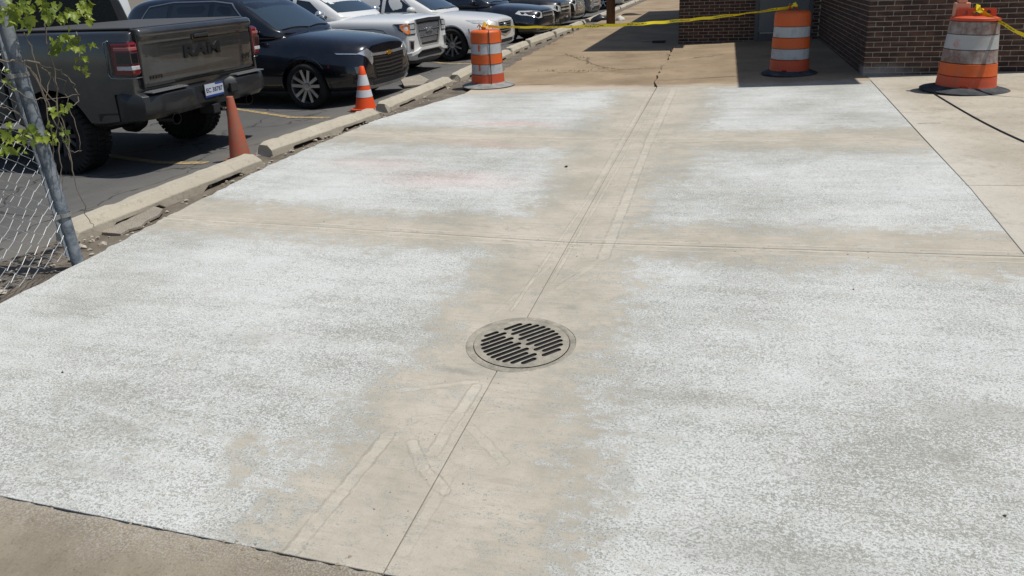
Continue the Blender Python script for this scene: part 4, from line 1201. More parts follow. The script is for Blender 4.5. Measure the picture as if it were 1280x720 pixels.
def crossover(label, paintm, X, Y, h, sc, front, spokes=5, twin=True, rimm=MACH, wr=.365, rr=.245, detail=True, sw=.035, tall=0, trim=BLK, archtrim=.05, flare=True, roof=0):
    t = empty('parked_car'); tag(t, label, 'car', 'vehicles parked along the lot edge')
    k = tall
    S = [(1.0, half8(.34, .48, .58, .62, .81+k, .54, .87+k)), (.96, half8(.28, .68, .62, .80, .885+k, .68, .95+k)), (.80, half8(.25, .82, .66, .90, .92+k, .74, 1.00+k)),
         (.45, half8(.23, .92, .70, .965, .97+k, .81, 1.06+k)), (0, half8(.23, .93, .72, .98, 1.01+k, .83, 1.10+k)), (-.5, half8(.23, .93, .74, .97, 1.05+k, .85, 1.135+k)),
         (-1.0, half8(.23, .93, .75, .965, 1.08+k, .87, 1.11+k)), (-2.0, half8(.23, .93, .76, .965, 1.1+k, .88, 1.12+k)), (-2.86, half8(.23, .93, .78, .98, 1.12+k, .88, 1.14+k)),
         (-3.5, half8(.27, .90, .78, .95, 1.12+k, .84, 1.14+k)), (-3.78, half8(.34, .78, .75, .84, 1.08+k, .72, 1.1+k)), (-3.86, half8(.45, .6, .7, .7, 1.0+k, .6, 1.02+k))]
    body, bv = shell('body', S, paintm, t, [(0, wr, wr+.055, .60), (-2.86, wr, wr+.055, .60)])
    C = [(-.40, halfg(.78, 1.08+k, .72, 1.125+k)), (-.72, halfg(.85, 1.09+k, .74, 1.29+k)), (-1.22, halfg(.875, 1.1+k, .71, 1.57+k+roof*.8)), (-1.6, halfg(.88, 1.1+k, .70, 1.66+k+roof)), (-2.4, halfg(.88, 1.12+k, .70, 1.68+k+roof)),
         (-3.1, halfg(.87, 1.13+k, .69, 1.655+k+roof)), (-3.5, halfg(.85, 1.13+k, .67, 1.62+k+roof)), (-3.72, halfg(.82, 1.13+k, .65, 1.52+k+roof*.7)), (-3.88, halfg(.74, 1.13+k, .60, 1.20+k))]
    cab, bc = shell('cabin', C, paintm, t)
    wins = [[(-.95, 1.155), (-1.42, 1.50), (-1.72, 1.545), (-1.76, 1.15)], [(-1.85, 1.15), (-1.82, 1.55), (-2.58, 1.55), (-2.68, 1.16)], [(-2.77, 1.17), (-2.68, 1.54), (-3.12, 1.49), (-3.34, 1.24)]]
    wins = [[(a, b+k+(roof*.75 if b > 1.4 else 0)) for a, b in w] for w in wins]
    for pr in ('right', 'left'):
        for w in wins: decal('side_window', bc, pr, w, GLASS, cab, .004, .12, .2)
        if detail: decal('window_trim', bc, pr, [path_strip([(-.9, 1.12+k), (-1.4, 1.54+k+roof*.75), (-1.75, 1.585+k+roof*.75), (-2.6, 1.59+k+roof*.75), (-3.12, 1.53+k+roof*.75), (-3.42, 1.23+k)], .018)], SILVER, cab, .006, .1, .3)
    ws = decal('windscreen', bc, 'front', [(-.72, 1.17+k), (-.63, 1.56+k+roof*.75), (.63, 1.56+k+roof*.75), (.72, 1.17+k)], WSG, cab, .004, .1, .12)
    for sgn, pr in ((-1, 'right'), (1, 'left')):
        for x in (0, -2.86):
            if flare: decal('arch_trim', bv, pr, arch_poly(x, wr, wr+.05, archtrim), trim, t, .012, .08, .3)
        decal('sill_trim', bv, pr, [(-.46, .26), (-.46, .36), (-2.42, .36), (-2.42, .26)], BLK, t, .01, .2, .3)
        if detail:
            decal('door_seam', bv, pr, [strip((-.62, .40), (-.66, 1.06+k), .008), strip((-1.78, .38), (-1.80, 1.08+k), .008), strip((-2.44, .55), (-2.6, 1.08+k), .008)], BLKG, t, .001, .1, .3, .004)
            decal('door_handle', bv, pr, [strip((-1.5, .93+k), (-1.7, .93+k), .03), strip((-2.4, .95+k), (-2.58, .95+k), .03)], paintm, t, .02, .1, .3)
        mirror_part(t, -.95, sgn*.93, 1.19+k, paintm)
        for x in (0, -2.86): wheel(t, x, sgn*.845, wr, rr, .225, spokes, twin, rimm, sw=sw)
    front(t, bv, k, ws)
    if detail:
        wp = MB()
        for y0, y1 in ((-.62, .0), (.05, .6)):
            pts = []
            for q in range(7):
                yy = y0+(y1-y0)*q/6; hh = bc.ray_cast(Vector((4, yy, 1.165+k+.02*sin(q/6*pi))), Vector((-1, 0, 0)))
                if hh[0] is not None: pts.append(hh[0]+hh[1]*.012)
            if len(pts) > 2: wp.tube(pts, .008, 6)
        if wp.v: wp.build('wiper', BLK, t)
    place(t, X, Y, h, sc)
    return t
def both(polys):
    polys = polys if hasattr(polys[0][0], '__len__') else [polys]
    return polys, flipy(polys)
def front_blazer(t, bv, k, ws):
    decal('grille', bv, 'front', [(-.50, .80), (.50, .80), (.46, .52), (.38, .42), (-.38, .42), (-.46, .52)], BLK, t, .004, .05, .07)
    decal('grille_bar', bv, 'front', [path_strip([(-.48+.014*i, .765-.058*i), (0, .75-.058*i), (.48-.014*i, .765-.058*i)], .014) for i in range(6)], plain('dark_chrome', (.10, .10, .11), .25, .8), t, .018, .06, .4)
    decal('upper_grille', bv, 'front', [(-.52, .875), (-.42, .92), (.42, .92), (.52, .875), (.46, .83), (-.46, .83)], BLKG, t, .004, .05, .2)
    decal('chrome_bar', bv, 'front', [path_strip([(-.52, .815), (-.25, .805), (0, .80), (.25, .805), (.52, .815)], .04)], CHROME, t, .02, .05, .3)
    for polys in both([(-.48, .83), (-.59, .915), (-.74, .850), (-.64, .79), (-.54, .66), (-.50, .70)]):
        decal('chrome_wing', bv, 'front', polys, CHROME, t, .016, .04, .2)
    for polys in both([[(-.70, .848), (-.845, .866), (-.845, .850), (-.70, .832)]]): decal('day_light', bv, 'front', polys, CHROME, t, .010, .04, .3)
    for polys in both([[(-.64, .862), (-.76, .895), (-.84, .895), (-.84, .874), (-.72, .858)]]): decal('upper_lamp', bv, 'front', polys, GLASS, t, .006, .04, .3)
    for polys in both([[(-.72, .66), (-.83, .66), (-.83, .56), (-.73, .55)]]): decal('headlight', bv, 'front', polys, plain('smoked_lamp', (.07, .08, .09), .1, coat=1), t, .008, .04, .2)
    for polys in both([[(-.70, .50), (-.86, .52), (-.84, .40), (-.66, .39)]]): decal('fog_recess', bv, 'front', polys, BLK, t, .004, .04, .2)
    decal('lower_intake', bv, 'front', [(-.52, .40), (.52, .40), (.50, .34), (-.50, .34)], BLK, t, .006, .05, .2)
    decal('skid_plate', bv, 'front', [path_strip([(-.70, .345), (-.5, .315), (0, .305), (.5, .315), (.70, .345)], .042)], SILVER, t, .018, .05, .3)
    decal('badge', bv, 'front', [[(-.10, .785), (-.10, .812), (-.04, .812), (-.03, .83), (.06, .83), (.05, .812), (.10, .812), (.10, .785), (.04, .785), (.03, .768), (-.06, .768), (-.05, .785)]], GOLD, t, .034, .03, .2, .02)
    for pr in ('right', 'left'): decal('side_marker', bv, pr, [[(.455, .70), (.475, .69), (.465, .65), (.45, .66)]], RED, t, .006, .05, .3)
def front_caddy(t, bv, k, ws):
    decal('grille', bv, 'front', [(-.40, .84+k), (.40, .84+k), (.34, .60), (0, .54), (-.34, .60)], BLKG, t, .006, .05, .08)
    decal('grille_bar', bv, 'front', [path_strip([(-.37+.01*i, .80+k-.055*i), (.37-.01*i, .80+k-.055*i)], .016) for i in range(4)], CHROME, t, .016, .06, .4)
    decal('grille_frame', bv, 'front', [path_strip([(-.41, .86+k), (-.35, .60), (0, .53), (.35, .60), (.41, .86+k)], .025)], CHROME, t, .014, .05, .3)
    for polys in both([[(-.48, .86+k), (-.62, .90+k), (-.84, .93+k), (-.86, .88+k), (-.72, .80), (-.66, .56), (-.60, .56), (-.58, .76), (-.48, .78)]]): decal('headlight', bv, 'front', polys, LAMP, t, .008, .04, .15)
    for polys in both([[(-.62, .46), (-.80, .48), (-.78, .40), (-.58, .38)]]): decal('fog_recess', bv, 'front', polys, BLKG, t, .004, .04, .2)
    decal('lower_intake', bv, 'front', [(-.5, .44), (.5, .44), (.46, .36), (-.46, .36)], BLK, t, .006, .05, .2)
    decal('lower_trim', bv, 'front', [path_strip([(-.66, .35), (-.4, .33), (.4, .33), (.66, .35)], .02)], CHROME, t, .012, .05, .3)
    decal('badge', bv, 'front', [[(.06*cos(i*pi/6), .76+.05*sin(i*pi/6)) for i in range(12)]], CHROME, t, .03, .03, .2, .02)
    for pr in ('right', 'left'): decal('side_marker', bv, pr, [[(.44, .74), (.46, .74), (.485, .64), (.47, .64)]], RED, t, .006, .05, .3)
def front_suv(t, bv, k, ws):
    decal('grille', bv, 'front', [(-.42, .84), (.42, .84), (.36, .64), (-.36, .64)], BLK, t, .005, .05, .1)
    decal('grille_bar', bv, 'front', [path_strip([(-.42, .75), (.42, .75)], .05), path_strip([(-.43, .85), (.43, .85)], .03)], CHROME, t, .016, .06, .4)
    for polys in both([[(-.48, .70), (-.50, .85), (-.66, .90), (-.88, .92), (-.88, .80), (-.72, .70)]]): decal('headlight', bv, 'front', polys, plain('clear_lens', (.62, .64, .62), .12, .2, coat=1, var=.25, scale=30), t, .008, .04, .15)
    decal('lower_intake', bv, 'front', [(-.55, .46), (.55, .46), (.5, .34), (-.5, .34)], BLK, t, .006, .05, .2)
    for polys in both([[(-.64, .46), (-.78, .46), (-.76, .38), (-.64, .38)]]): decal('fog_light', bv, 'front', polys, LAMP, t, .006, .04, .2)

def pickup(label, paintm, X, Y, h, sc, detail=True, flare=0):
    t = empty('parked_pickup'); tag(t, label, 'pickup truck', 'vehicles parked along the lot edge')
    wr, rr = .385, .25
    def hp(zb, wb, zs, ws, zt, wt, zc): return [(0, zb), (wb*.8, zb), (wb, zb+.06), (ws, zb*.6+zs*.4), (ws, zs), (ws*.99, zt-.06), (wt, zt), (wt*.7, zt*.25+zc*.75), (0, zc)]
    S = [(.99, hp(.36, .66, .76, .74, 1.10, .62, 1.14)), (.965, hp(.31, .74, .78, .82, 1.15, .70, 1.19)), (.86, hp(.30, .82, .82, .88, 1.17, .77, 1.22)), (.45, hp(.32, .88, .86, .925, 1.18, .80, 1.25)),
         (-.2, hp(.36, .89, .88, .935, 1.19, .82, 1.27)), (-.75, hp(.38, .89, .88, .93, 1.19, .84, 1.26)), (-1.0, hp(.38, .89, .88, .93, 1.16, .85, 1.18)), (-2.4, hp(.38, .89, .88, .93, 1.16, .85, 1.18)),
         (-3.2, hp(.42, .9, .9, .94, 1.18, .88, 1.2)), (-4.25, hp(.46, .9, .9, .93, 1.18, .88, 1.2)), (-4.3, hp(.5, .86, .9, .9, 1.16, .84, 1.17))]
    body, bv = shell('body', S, paintm, t, [(0, wr, wr+.07, .58), (-3.25, wr, wr+.07, .58)])
    C = [(-.55, halfg(.80, 1.2, .72, 1.25)), (-.8, halfg(.85, 1.18, .74, 1.40)), (-1.28, halfg(.86, 1.16, .71, 1.70)), (-1.6, halfg(.86, 1.16, .70, 1.78)), (-2.4, halfg(.86, 1.16, .70, 1.785)), (-2.75, halfg(.86, 1.16, .70, 1.72)), (-2.85, halfg(.86, 1.16, .72, 1.6)), (-2.93, halfg(.85, 1.16, .80, 1.2))]
    cab, bc = shell('cabin', C, paintm, t)
    for pr in ('right', 'left'):
        for w in ([(-.98, 1.215), (-1.44, 1.58), (-1.78, 1.63), (-1.80, 1.215)], [(-1.9, 1.215), (-1.88, 1.64), (-2.5, 1.63), (-2.66, 1.225)]): decal('side_window', bc, pr, w, GLASS, cab, .004, .12, .2)
    decal('windscreen', bc, 'front', [(-.72, 1.335), (-.64, 1.69), (.64, 1.69), (.72, 1.335)], WSG, cab, .004, .1, .12)
    for sgn, pr in ((-1, 'right'), (1, 'left')):
        decal('arch_crease', bv, pr, [path_strip([(.52, .90), (.44, .965), (.2, 1.0), (-.35, .995), (-.5, .94)], .02)], plain('seam_shadow', srgb(120, 122, 124), .5), t, .006, .06, .3)
        decal('door_seam', bv, pr, [strip((-.66, .5), (-.66, 1.12), .009), strip((-1.85, .45), (-1.86, 1.14), .009), strip((-2.9, .48), (-2.9, 1.16), .012)], BLKG, t, .001, .1, .3, .004)
        decal('door_handle', bv, pr, [strip((-1.58, 1.0), (-1.78, 1.0), .035)], CHROME, t, .02, .1, .3)
        mo = mirror_part(t, -.98, sgn*.95, 1.32, CHROME)
        for x in (0, -3.25): wheel(t, x, sgn*.82, wr, rr, .235, 6, True)
    decal('grille', bv, 'front', [(-.52, 1.13), (.52, 1.13), (.50, .96), (.36, .60), (-.36, .60), (-.50, .96)], BLK, t, .004, .05, .08)
    bars = []
    for row, (z0, z1) in enumerate(((.95, 1.06), (.81, .92), (.67, .78))):
        hwid = .47-.05*row
        y = -hwid
        while y < hwid-.05:
            bars.append(strip((y, z0), (y+.055, z1), .016)); y += .05
    decal('grille_mesh', bv, 'front', bars, CHROME, t, .012, .05, .4, .006)
    decal('grille_frame', bv, 'front', [path_strip([(-.51, 1.10), (-.48, .93), (-.36, .60)], .05), path_strip([(.36, .60), (.48, .93), (.51, 1.10)], .05), path_strip([(-.4, .605), (.4, .605)], .03), path_strip([(-.47, .935), (.47, .935)], .014), path_strip([(-.42, .795), (.42, .795)], .014)], CHROME, t, .02, .05, .3)
    decal('grille_cap', bv, 'front', [path_strip([(-.53, 1.115), (0, 1.13), (.53, 1.115)], .055)], plain('cap_chrome', (.28, .32, .37), .2, .9), t, .03, .05, .3)
    tm_ = MB(); hh = bv.ray_cast(Vector((4, 0, .92)), Vector((-1, 0, 0)))[0]
    text_into(tm_, 'GMC', .12, Matrix.Translation((hh.x+.025, 0, .92)) @ Matrix.Rotation(pi/2, 4, 'Z') @ Matrix.Rotation(pi/2, 4, 'X'), .006, .002); tm_.build('badge', CHROME, t)
    for polys in both([[(-.56, 1.09), (-.87, 1.085), (-.875, .96), (-.83, .86), (-.56, .86)]]):
        hl = decal('headlight', bv, 'front', polys, BLKG, t, .010, .04, .12)
    for polys in both([[(-.57, .955), (-.76, .955), (-.76, .88), (-.57, .88)], [(-.59, 1.065), (-.75, 1.065), (-.75, .975), (-.59, .975)]]): decal('lens', bv, 'front', polys, LAMP, hl, .016, .04, .12)
    for polys in both([[(-.765, 1.065), (-.855, 1.06), (-.86, .965), (-.82, .885), (-.765, .885)]]): decal('amber_lens', bv, 'front', polys, AMBER, hl, .018, .04, .12)
    decal('bumper_lip', bv, 'front', [path_strip([(-.82, .47), (-.55, .50), (-.40, .555), (.40, .555), (.55, .50), (.82, .47)], .06)], paintm, t, .045, .05, .3, .03)
    decal('lower_intake', bv, 'front', [(-.38, .50), (.38, .50), (.52, .42), (.5, .38), (-.5, .38), (-.52, .42)], BLK, t, .014, .05, .2)
    for polys in both([[(-.62, .74), (-.79, .76), (-.79, .55), (-.66, .53)]]):
        fr = decal('fog_recess', bv, 'front', polys, CHROME, t, .010, .04, .2)
    for polys in both([[(-.66, .72), (-.765, .735), (-.765, .575), (-.685, .56)]]): decal('fog_light', bv, 'front', polys, BLKG, fr, .016, .04, .2)
    va = MB(); va.tube([(.80, -.72, .33), (.90, -.4, .31), (.92, 0, .31), (.90, .4, .31), (.80, .72, .33)], .07, 8); va.build('air_dam', BLK, t, smooth=True)
    place(t, X, Y, h, sc)
    return t

# ---- dark grey pickup seen from behind
def ram():
    t = empty('parked_pickup'); tag(t, 'dark grey pickup backed in with tailgate and plate showing', 'pickup truck', 'vehicles parked along the lot edge')
    wr = .415
    def hb(w, zb, zt): return [(0, zb), (w*.82, zb), (w*.97, zb+.03), (w, zb+.14), (w+.005, zb+.32), (w*.99, zt-.24), (w*.965, zt-.10), (w*.945, zt-.03), (w*.91, zt), (w*.5, zt+.005), (0, zt+.006)]
    S = [(-1.10, hb(.94, .66, 1.46)), (-1.095, hb(.965, .64, 1.475)), (-1.06, hb(.985, .58, 1.48)), (-.9, hb(1.0, .53, 1.482)), (-.4, hb(1.01, .47, 1.482)), (.1, hb(1.01, .46, 1.482)), (.52, hb(1.0, .46, 1.482)), (.56, hb(1.0, .46, 1.482)), (.60, hb(.99, .47, 1.475))]
    bed_, bb = shell('bed', S, P_GREY, t, [(0, wr, wr+.075, .60)])
    S2 = [(.63, hb(.99, .53, 1.40)), (.66, hb(1.0, .50, 1.41)), (1.5, hb(1.0, .46, 1.42)), (2.6, hb(1.0, .46, 1.42)), (2.95, hb(1.0, .5, 1.42)), (3.6, hb(1.0, .5, 1.40)), (4.3, hb(.97, .5, 1.36)), (4.55, hb(.88, .52, 1.30)), (4.62, hb(.8, .56, 1.2))]
    bod, b2 = shell('body', S2, P_GREY, t, [(3.67, wr, wr+.09, .60)])
    C = [(.655, halfg(.93, 1.40, .86, 1.43)), (.66, halfg(.93, 1.40, .86, 1.46)), (.70, halfg(.93, 1.40, .81, 1.84)), (.72, halfg(.93, 1.40, .80, 1.90)), (.80, halfg(.93, 1.40, .79, 1.93)), (.95, halfg(.93, 1.40, .78, 1.93)), (1.9, halfg(.93, 1.40, .78, 1.95)), (2.3, halfg(.93, 1.4, .78, 1.9)), (2.7, halfg(.9, 1.4, .8, 1.62)), (3.05, halfg(.86, 1.38, .8, 1.42))]
    cab, bc = shell('cabin', C, P_GREY, t)
    decal('rear_window', bc, 'rear', [(-.72, 1.47), (-.66, 1.82), (.66, 1.82), (.72, 1.47)], GLASS, cab, .004, .12, .2)
    for pr in ('left', 'right'):
        for w in ([(.80, 1.45), (.84, 1.83), (1.4, 1.85), (1.42, 1.45)], [(1.5, 1.45), (1.5, 1.85), (2.1, 1.82), (2.5, 1.45)]): decal('side_window', bc, pr, w, GLASS, cab, .004, .12, .2)
        decal('arch_flare', bb, pr, arch_poly(0, wr, wr+.07, .085, -.3, pi+.3), BLK, t, .03, .08, .3, .03)
        decal('lower_trim', bb, pr, [(-1.04, .60), (-1.04, .68), (-.6, .66), (-.58, .52)], BLK, t, .006, .08, .3)
    cv_ = MB(); cv_.box((-1.07, -.86, 1.484), (.55, .86, 1.505)); cv_.build('bed_cover', plain('tonneau', srgb(66, 66, 66), .65, var=.2), t, bevel=.01)
    # tailgate
    tg = MB(); prof = [(-1.085, .905), (-1.125, .915), (-1.135, .95), (-1.128, 1.0), (-1.136, 1.06), (-1.142, 1.18), (-1.146, 1.27), (-1.138, 1.33), (-1.144, 1.37), (-1.172, 1.405), (-1.178, 1.44), (-1.165, 1.475), (-1.12, 1.492), (-1.075, 1.49)]
    ysn = [-.870, -.865, -.84, -.6, -.3, 0, .3, .6, .84, .865, .870]
    for j, (x, z) in enumerate(prof):
        for i, y in enumerate(ysn):
            xe = x if 1 < i < len(ysn)-2 else x+(.012 if i in (1, len(ysn)-2) else .06)
            tg.v.append(Vector((xe, y, z)))
    nn = len(ysn)
    for j in range(len(prof)-1):
        for i in range(nn-1): a = j*nn+i; tg.f.append([a, a+nn, a+nn+1, a+1]); tg.mi.append(0)
    tgo = tg.build('tailgate', P_GREY, t, smooth=True)
    gp = MB()
    for s in (-1, 1): gp.box((-1.135, s*.877-.006, .90), (-1.06, s*.877+.006, 1.48))
    gp.box((-1.12, -.87, .895), (-1.06, .87, .903)); gp.build('tailgate_gap', BLK, t)
    Mr = lambda y, z, x=-1.146: Matrix.Translation((x, y, z)) @ Matrix.Rotation(-pi/2, 4, 'Z') @ Matrix.Rotation(pi/2, 4, 'X')
    lt = MB(); text_into(lt, 'RAM', .25, Mr(0, 1.20, -1.148) @ Matrix.Diagonal((1.15, .72, 1, 1)), .008, .008); lt.build('lettering', plain('letter_dark', srgb(48, 50, 52), .35, .6, coat=.5), tgo)
    lt = MB(); text_into(lt, '4x4', .085, Mr(-.72, 1.05, -1.146), .005, .001); lt.build('badge', BLKG, tgo)
    lt = MB(); text_into(lt, 'REBEL', .06, Mr(.70, 1.00, -1.136) @ Matrix.Diagonal((1.2, .8, 1, 1)), .005, .001); lt.build('badge', BLKG, tgo)
    hd = MB(); hd.box((-1.157, -.13, 1.315), (-1.12, .13, 1.385)); ho = hd.build('tailgate_handle', BLKG, tgo, bevel=.01)
    hd = MB(); hd.box((-1.172, -.11, 1.345), (-1.15, .11, 1.378)); hd.build('handle_lever', P_GREY, ho, bevel=.006)
    # tail lights wrap the corner
    for s in (-1, 1):
        def bx(x0, x1, y0, y1, z0, z1): 
            a = MB(); a.box((x0, min(s*y0, s*y1), z0), (x1, max(s*y0, s*y1), z1)); return a
        hz = bx(-1.125, -.86, .88, .998, 1.035, 1.385).build('tail_light_housing', BLKG, t, bevel=.02)
        rl = MB(); rl.box((-1.146, min(s*.886, s*1.004), 1.045), (-.90, max(s*.886, s*1.004), 1.375)); tl_ = rl.build('tail_light', RED, t, bevel=.028)
        bx(-1.152, -.955, .905, 1.010, 1.155, 1.275).build('dark_lens', BLKG, tl_, bevel=.012)
        bx(-1.150, -.955, .905, 1.008, 1.10, 1.143).build('reverse_lens', LAMP, tl_, bevel=.008)
        bx(-1.150, -.955, .905, 1.008, 1.288, 1.325).build('clear_lens', plain('pale_red', srgb(150, 90, 90), .2, coat=1), tl_, bevel=.008)
        edge = MB(); edge.tube([(-.90, s*.998, 1.39), (-.84, s*1.0, 1.37), (-.83, s*1.002, 1.06), (-.86, s*1.0, 1.025), (-.95, s*.998, 1.02), (-1.12, s*.97, 1.022), (-1.135, s*.885, 1.022)], .006, 6); edge.build('lamp_trim', plain('trim_steel', (.3, .31, .32), .25, .8), tl_, smooth=True)
    # bumper
    bp = MB(); ysb = [-1.03, -1.02, -.96, -.84, -.62, -.36, -.24, .24, .36, .62, .84, .96, 1.02, 1.03]
    for y in ysb:
        ay = abs(y); ox = 0 if ay < .84 else (.02 if ay < .95 else (.08 if ay < 1.0 else (.22 if ay < 1.025 else .30)))
        dip = .06 if ay < .3 else 0
        for x, z in ((-1.06, .60), (-1.18+dip*.3, .59), (-1.245+dip*.5, .65), (-1.255+dip, .76-dip*.5), (-1.235+dip, .83-dip), (-1.17, .865-dip*.6), (-1.06, .87-dip*.6)):
            bp.v.append(Vector((x+ox*(1 if x < -1.1 else .5), y, z)))
    for j in range(len(ysb)-1):
        for i in range(6): a = j*7+i; bp.f.append([a, a+1, a+8, a+7]); bp.mi.append(0)
    bp.f += [[i for i in range(7)], [(len(ysb)-1)*7+i for i in range(6, -1, -1)]]; bp.mi += [0, 0]
    bpo = bp.build('bumper', plain('bumper_grey', srgb(34, 36, 38), .42, .2, coat=.3, var=.2), t, auto=40); md = bpo.modifiers.new('b', 'BEVEL'); md.width = .012; md.segments = 2
    for s in (-1, 1):
        sp = MB(); y0, y1 = (.40, .90) if s > 0 else (-.90, -.40); sp.box((-1.235, y0, .862), (-1.12, y1, .872))
        for q in range(11): yy = y0+.03+q*.043; sp.box((-1.23, yy, .872), (-1.13, yy+.022, .878))
        sp.build('step_pad', plain('pad_grey', srgb(112, 114, 114), .6), bpo)
        ex = MB(); ex.lathe([(.05, -.18), (.056, -.0), (.062, .0), (.062, -.2)], 24, Matrix.Translation((-1.20, s*.60, .55)) @ Matrix.Rotation(-pi/2, 4, 'Y')); ex.lathe([(.0005, -.1), (.052, -.1)], 24, Matrix.Translation((-1.20, s*.60, .55)) @ Matrix.Rotation(-pi/2, 4, 'Y'))
        ex.build('exhaust_tip', plain('exhaust_black', (.03, .03, .032), .25, .8), t, auto=40)
    rc = MB(); rc.box((-1.262, -.36, .69), (-1.22, -.24, .80)); rc.build('step_recess', BLK, bpo, bevel=.012)
    hh_ = MB(); hh_.box((-1.22, -.05, .50), (-1.02, .05, .60)); hh_.tube([(-1.2, -.13, .52), (-1.1, -.2, .50), (-1.0, -.2, .5)], .02, 8); hh_.box((-1.24, -.22, .36), (-1.19, -.17, .52)); hh_.build('tow_hitch', BLK, t, bevel=.006)
    pl = MB(); pl.box((-1.222, -.155, .685), (-1.205, .155, .84)); plo = pl.build('license_plate', BLK, t, bevel=.003)
    pl = MB(); pl.box((-1.2245, -.148, .692), (-1.2205, .148, .833)); pw = pl.build('plate_face', plain('plate_white', srgb(176, 182, 190), .5, var=.05), plo)
    pl = MB(); pl.box((-1.2255, -.148, .692), (-1.2235, .148, .712)); pl.box((-1.2255, -.148, .815), (-1.2235, -.02, .833)); pl.build('plate_band', plain('plate_blue', srgb(30, 64, 140), .5), plo)
    lt = MB(); text_into(lt, 'EC 38787', .068, Mr(0, .762, -1.2252), .001, .001); lt.build('plate_number', plain('plate_ink', srgb(24, 36, 86), .5), plo)
    ax = MB(); ax.tube([(0, -.8, wr-.02), (0, .8, wr-.02)], .05, 10); ax.lathe([(.0005, -.12), (.12, -.1), (.15, 0), (.12, .1), (.0005, .12)], 16, Matrix.Translation((0, 0, wr-.02)) @ Matrix.Rotation(pi/2, 4, 'X')); ax.box((-1.0, -.8, .62), (.6, .8, .68)); ax.build('rear_axle', BLK, t, auto=40)
    for x in (0, 3.67):
        for s in (-1, 1): wheel(t, x, s*.875, wr, .235, .285, 6, True, BLK, lugs=(x == 0))
    t.location = (-5.754, 6.832, lotz(-5.754)-.004); t.rotation_euler = (0, 0, 3.11); t.scale = (.997,)*3
    return t
ram()
crossover('glossy black crossover with chrome winged grille behind the striped cone', P_BLACK, -5.096, 10.534, -.077, .958, front_blazer, rr=.278, sw=.042, tall=.06, roof=.08)
pickup('white pickup with chrome mesh grille and amber lamp corner', P_WHITE, -5.73, 13.9, -.122, .942)
crossover('white crossover with ten spoke wheels behind the sunlit drum', P_WHITE2, -4.92, 16.45, -.084, .965, front_caddy, 10, False, MACH, .375, .272, sw=.034, trim=P_WHITE2, archtrim=.03)
crossover('dark navy car with clear headlights beyond the white crossover', P_NAVY, -4.747, 20.2, -.107, .945, front_suv, 7, False, MACH, .36, .235)
crossover('black crossover parked just beyond the dark navy car', P_DARK, -4.9, 23.2, -.10, .97, front_suv, 5, False, MACH, tall=.08, detail=False)
crossover('charcoal crossover parked two spaces beyond the navy car', P_DARK, -5.0, 26.3, -.10, .97, front_caddy, 5, False, MACH, tall=.05, detail=False)
pickup('silver pickup parked before the wooden pole', P_SILV, -5.0, 29.6, -.10, 1.0)
crossover('small white car parked beyond the wooden pole', P_WHITE2, -4.6, 36.5, -.10, .95, front_suv, 5, False, MACH, detail=False)
crossover('white car at the far end of the row past the pole', P_WHITE, -4.6, 40.5, -.10, .95, front_caddy, 5, False, MACH, detail=False)

# white van standing across the lot
def van():
    t = empty('parked_van'); tag(t, 'tall white van standing across the lot behind the pickup', 'van')
    def hv(w, zb, zt): return [(0, zb), (w*.85, zb), (w, zb+.08), (w, zb+.6), (w*.99, zb+1.0), (w*.93, zt-.3), (w*.86, zt-.06), (w*.7, zt), (0, zt+.02)]
    S = [(2.9, hv(.8, .45, 1.0)), (2.85, hv(.9, .4, 1.08)), (2.3, hv(.98, .35, 1.2)), (1.9, hv(1.0, .35, 1.35)), (1.2, hv(1.0, .35, 2.0)), (.9, hv(1.0, .35, 2.1)), (-1.5, hv(1.0, .35, 2.12)), (-2.6, hv(1.0, .38, 2.1)), (-2.7, hv(.97, .42, 2.06))]
    body, bv = shell('body', S, P_WHITE, t, [(1.9, .36, .43, .6), (-1.6, .36, .43, .6)])
    decal('windscreen', bv, 'front', [(-.8, 1.35), (-.7, 1.9), (.7, 1.9), (.8, 1.35)], WSG, body, .004, .12, .2)
    for pr, s in (('right', -1), ('left', 1)):
        decal('side_window', bv, pr, [(1.65, 1.3), (1.15, 1.8), (.5, 1.8), (.5, 1.3)], GLASS, body, .004, .12, .2)
        decal('door_seam', bv, pr, [strip((.42, .5), (.42, 1.9), .012), strip((-.9, .5), (-.9, 1.95), .012), strip((-2.4, 1.0), (.42, 1.0), .01)], BLK, t, .001, .2, .4, .004)
        for x in (1.9, -1.6): wheel(t, x, s*.86, .36, .22, .22, 8, False)
    t.location = (-15.5, 14.2, -.224); t.rotation_euler = (0, 0, -1.45)
van()

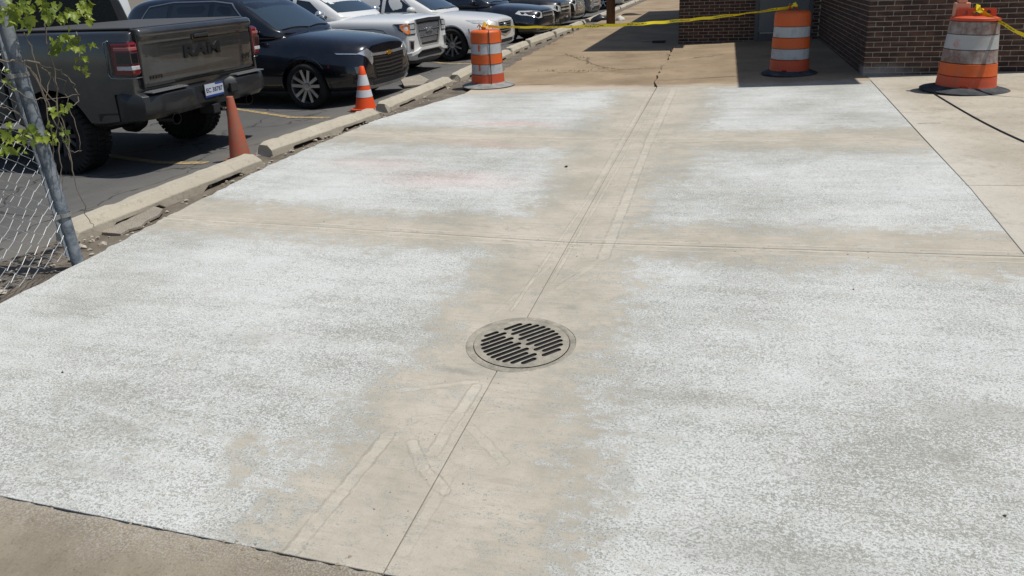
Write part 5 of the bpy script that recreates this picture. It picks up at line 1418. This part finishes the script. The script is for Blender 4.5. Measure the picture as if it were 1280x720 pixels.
# ------------------------------------------------------------------ stall lines, pole and clutter at the far end
p1, p2 = L(211, 204), L(258, 204); d_ = (p1-p2); stall_line(p2+d_*.0, p2+d_.normalized()*5, .10, 'worn yellow stall line under the dark grey pickup')
p1, p2 = L(320, 140.2), L(412, 147.5); d_ = (p1-p2); stall_line(p2, p2+d_.normalized()*5.5, .10, 'yellow stall line between dark pickup and black car')
p1, p2 = L(545, 78), L(592, 80); d_ = (p1-p2); stall_line(p2, p2+d_.normalized()*5.5, .10, 'yellow stall line beside the white crossover')
pp = G(763.5, 29.5); WOOD = NT('pole_wood'); _p = WOOD.obj()
_c = WOOD.mix(WOOD.noise(WOOD.V('MULTIPLY', _p, (12, 12, .6)), 1.5, 5, .7), srgb(72, 50, 38), srgb(116, 88, 68)); WOOD.bump(WOOD.noise(WOOD.V('MULTIPLY', _p, (14, 14, .4)), 3, 4), .6, .01); WOOD = WOOD.out(_c, .9)
po = MB(); po.tube([(0, 0, -.3), (0, 0, 3), (.02, 0, 8)], [.14, .13, .10], 20); o = po.build('utility_pole', WOOD, smooth=True); o.location = (pp.x, pp.y, -.03); tag(o, 'brown wooden utility pole at the edge of the lot', 'utility pole')
random.seed(41)
def bag(px_, z, s, mat, name, lab, cat):
    g = at_plane(px_[0], px_[1], 2, z); b = bmesh.new(); bmesh.ops.create_icosphere(b, subdivisions=3, radius=1); sd_ = random.random()*50
    mb = MB(); vs = []
    for v in b.verts:
        q = v.co; d = 1+.28*noise.noise(q*1.6+Vector((sd_, 0, 0)))+.12*noise.noise(q*5+Vector((sd_, 3, 0)))
        vs.append((q.x*s[0]*d, q.y*s[1]*d, max(-.05, q.z*d)*s[2]+.03*s[2]))
    b.verts.index_update(); mb.add(vs, [[v.index for v in f.verts] for f in b.faces]); b.free()
    o = mb.build(name, mat, smooth=True); o.location = (g.x, g.y, z); tag(o, lab, cat)
bag((775, 27), -.03, (.16, .12, .18), plain('white_bag', srgb(190, 188, 182), .6), 'litter_bag', 'small white crumpled bag at the foot of the pole', 'bag')
bag((750, 27), -.05, (.3, .2, .22), plain('black_bag', (.02, .02, .022), .35), 'litter_bag', 'black crumpled bag against the wooden pole', 'bag')
bag((788, 20), -.03, (.4, .16, .1), plain('dark_heap', srgb(44, 40, 36), .9), 'debris_heap', 'low dark heap of debris past the pole', 'debris')
for k in range(9):
    y0 = 25.2+k*2.05; mb = MB(); w, h = .2, .17
    mb.prism([(0, 0), (w, 0), (w, h*.55), (w*.74, h), (w*.26, h), (0, h*.55)], 0, 1.9, Matrix.Rotation(pi/2, 4, 'X') @ Matrix.Rotation(0, 4, 'Z'))
    o = mb.build('wheel_stop', STOP, bevel=.014); o.location = (-3.75+random.uniform(-.04, .04), y0+1.9, -.11); o.rotation_euler = (0, 0, random.uniform(-.02, .02))
    tag(o, 'small concrete wheel stop far along the row past the pole', 'wheel stop', 'concrete wheel stops along the lot edge')
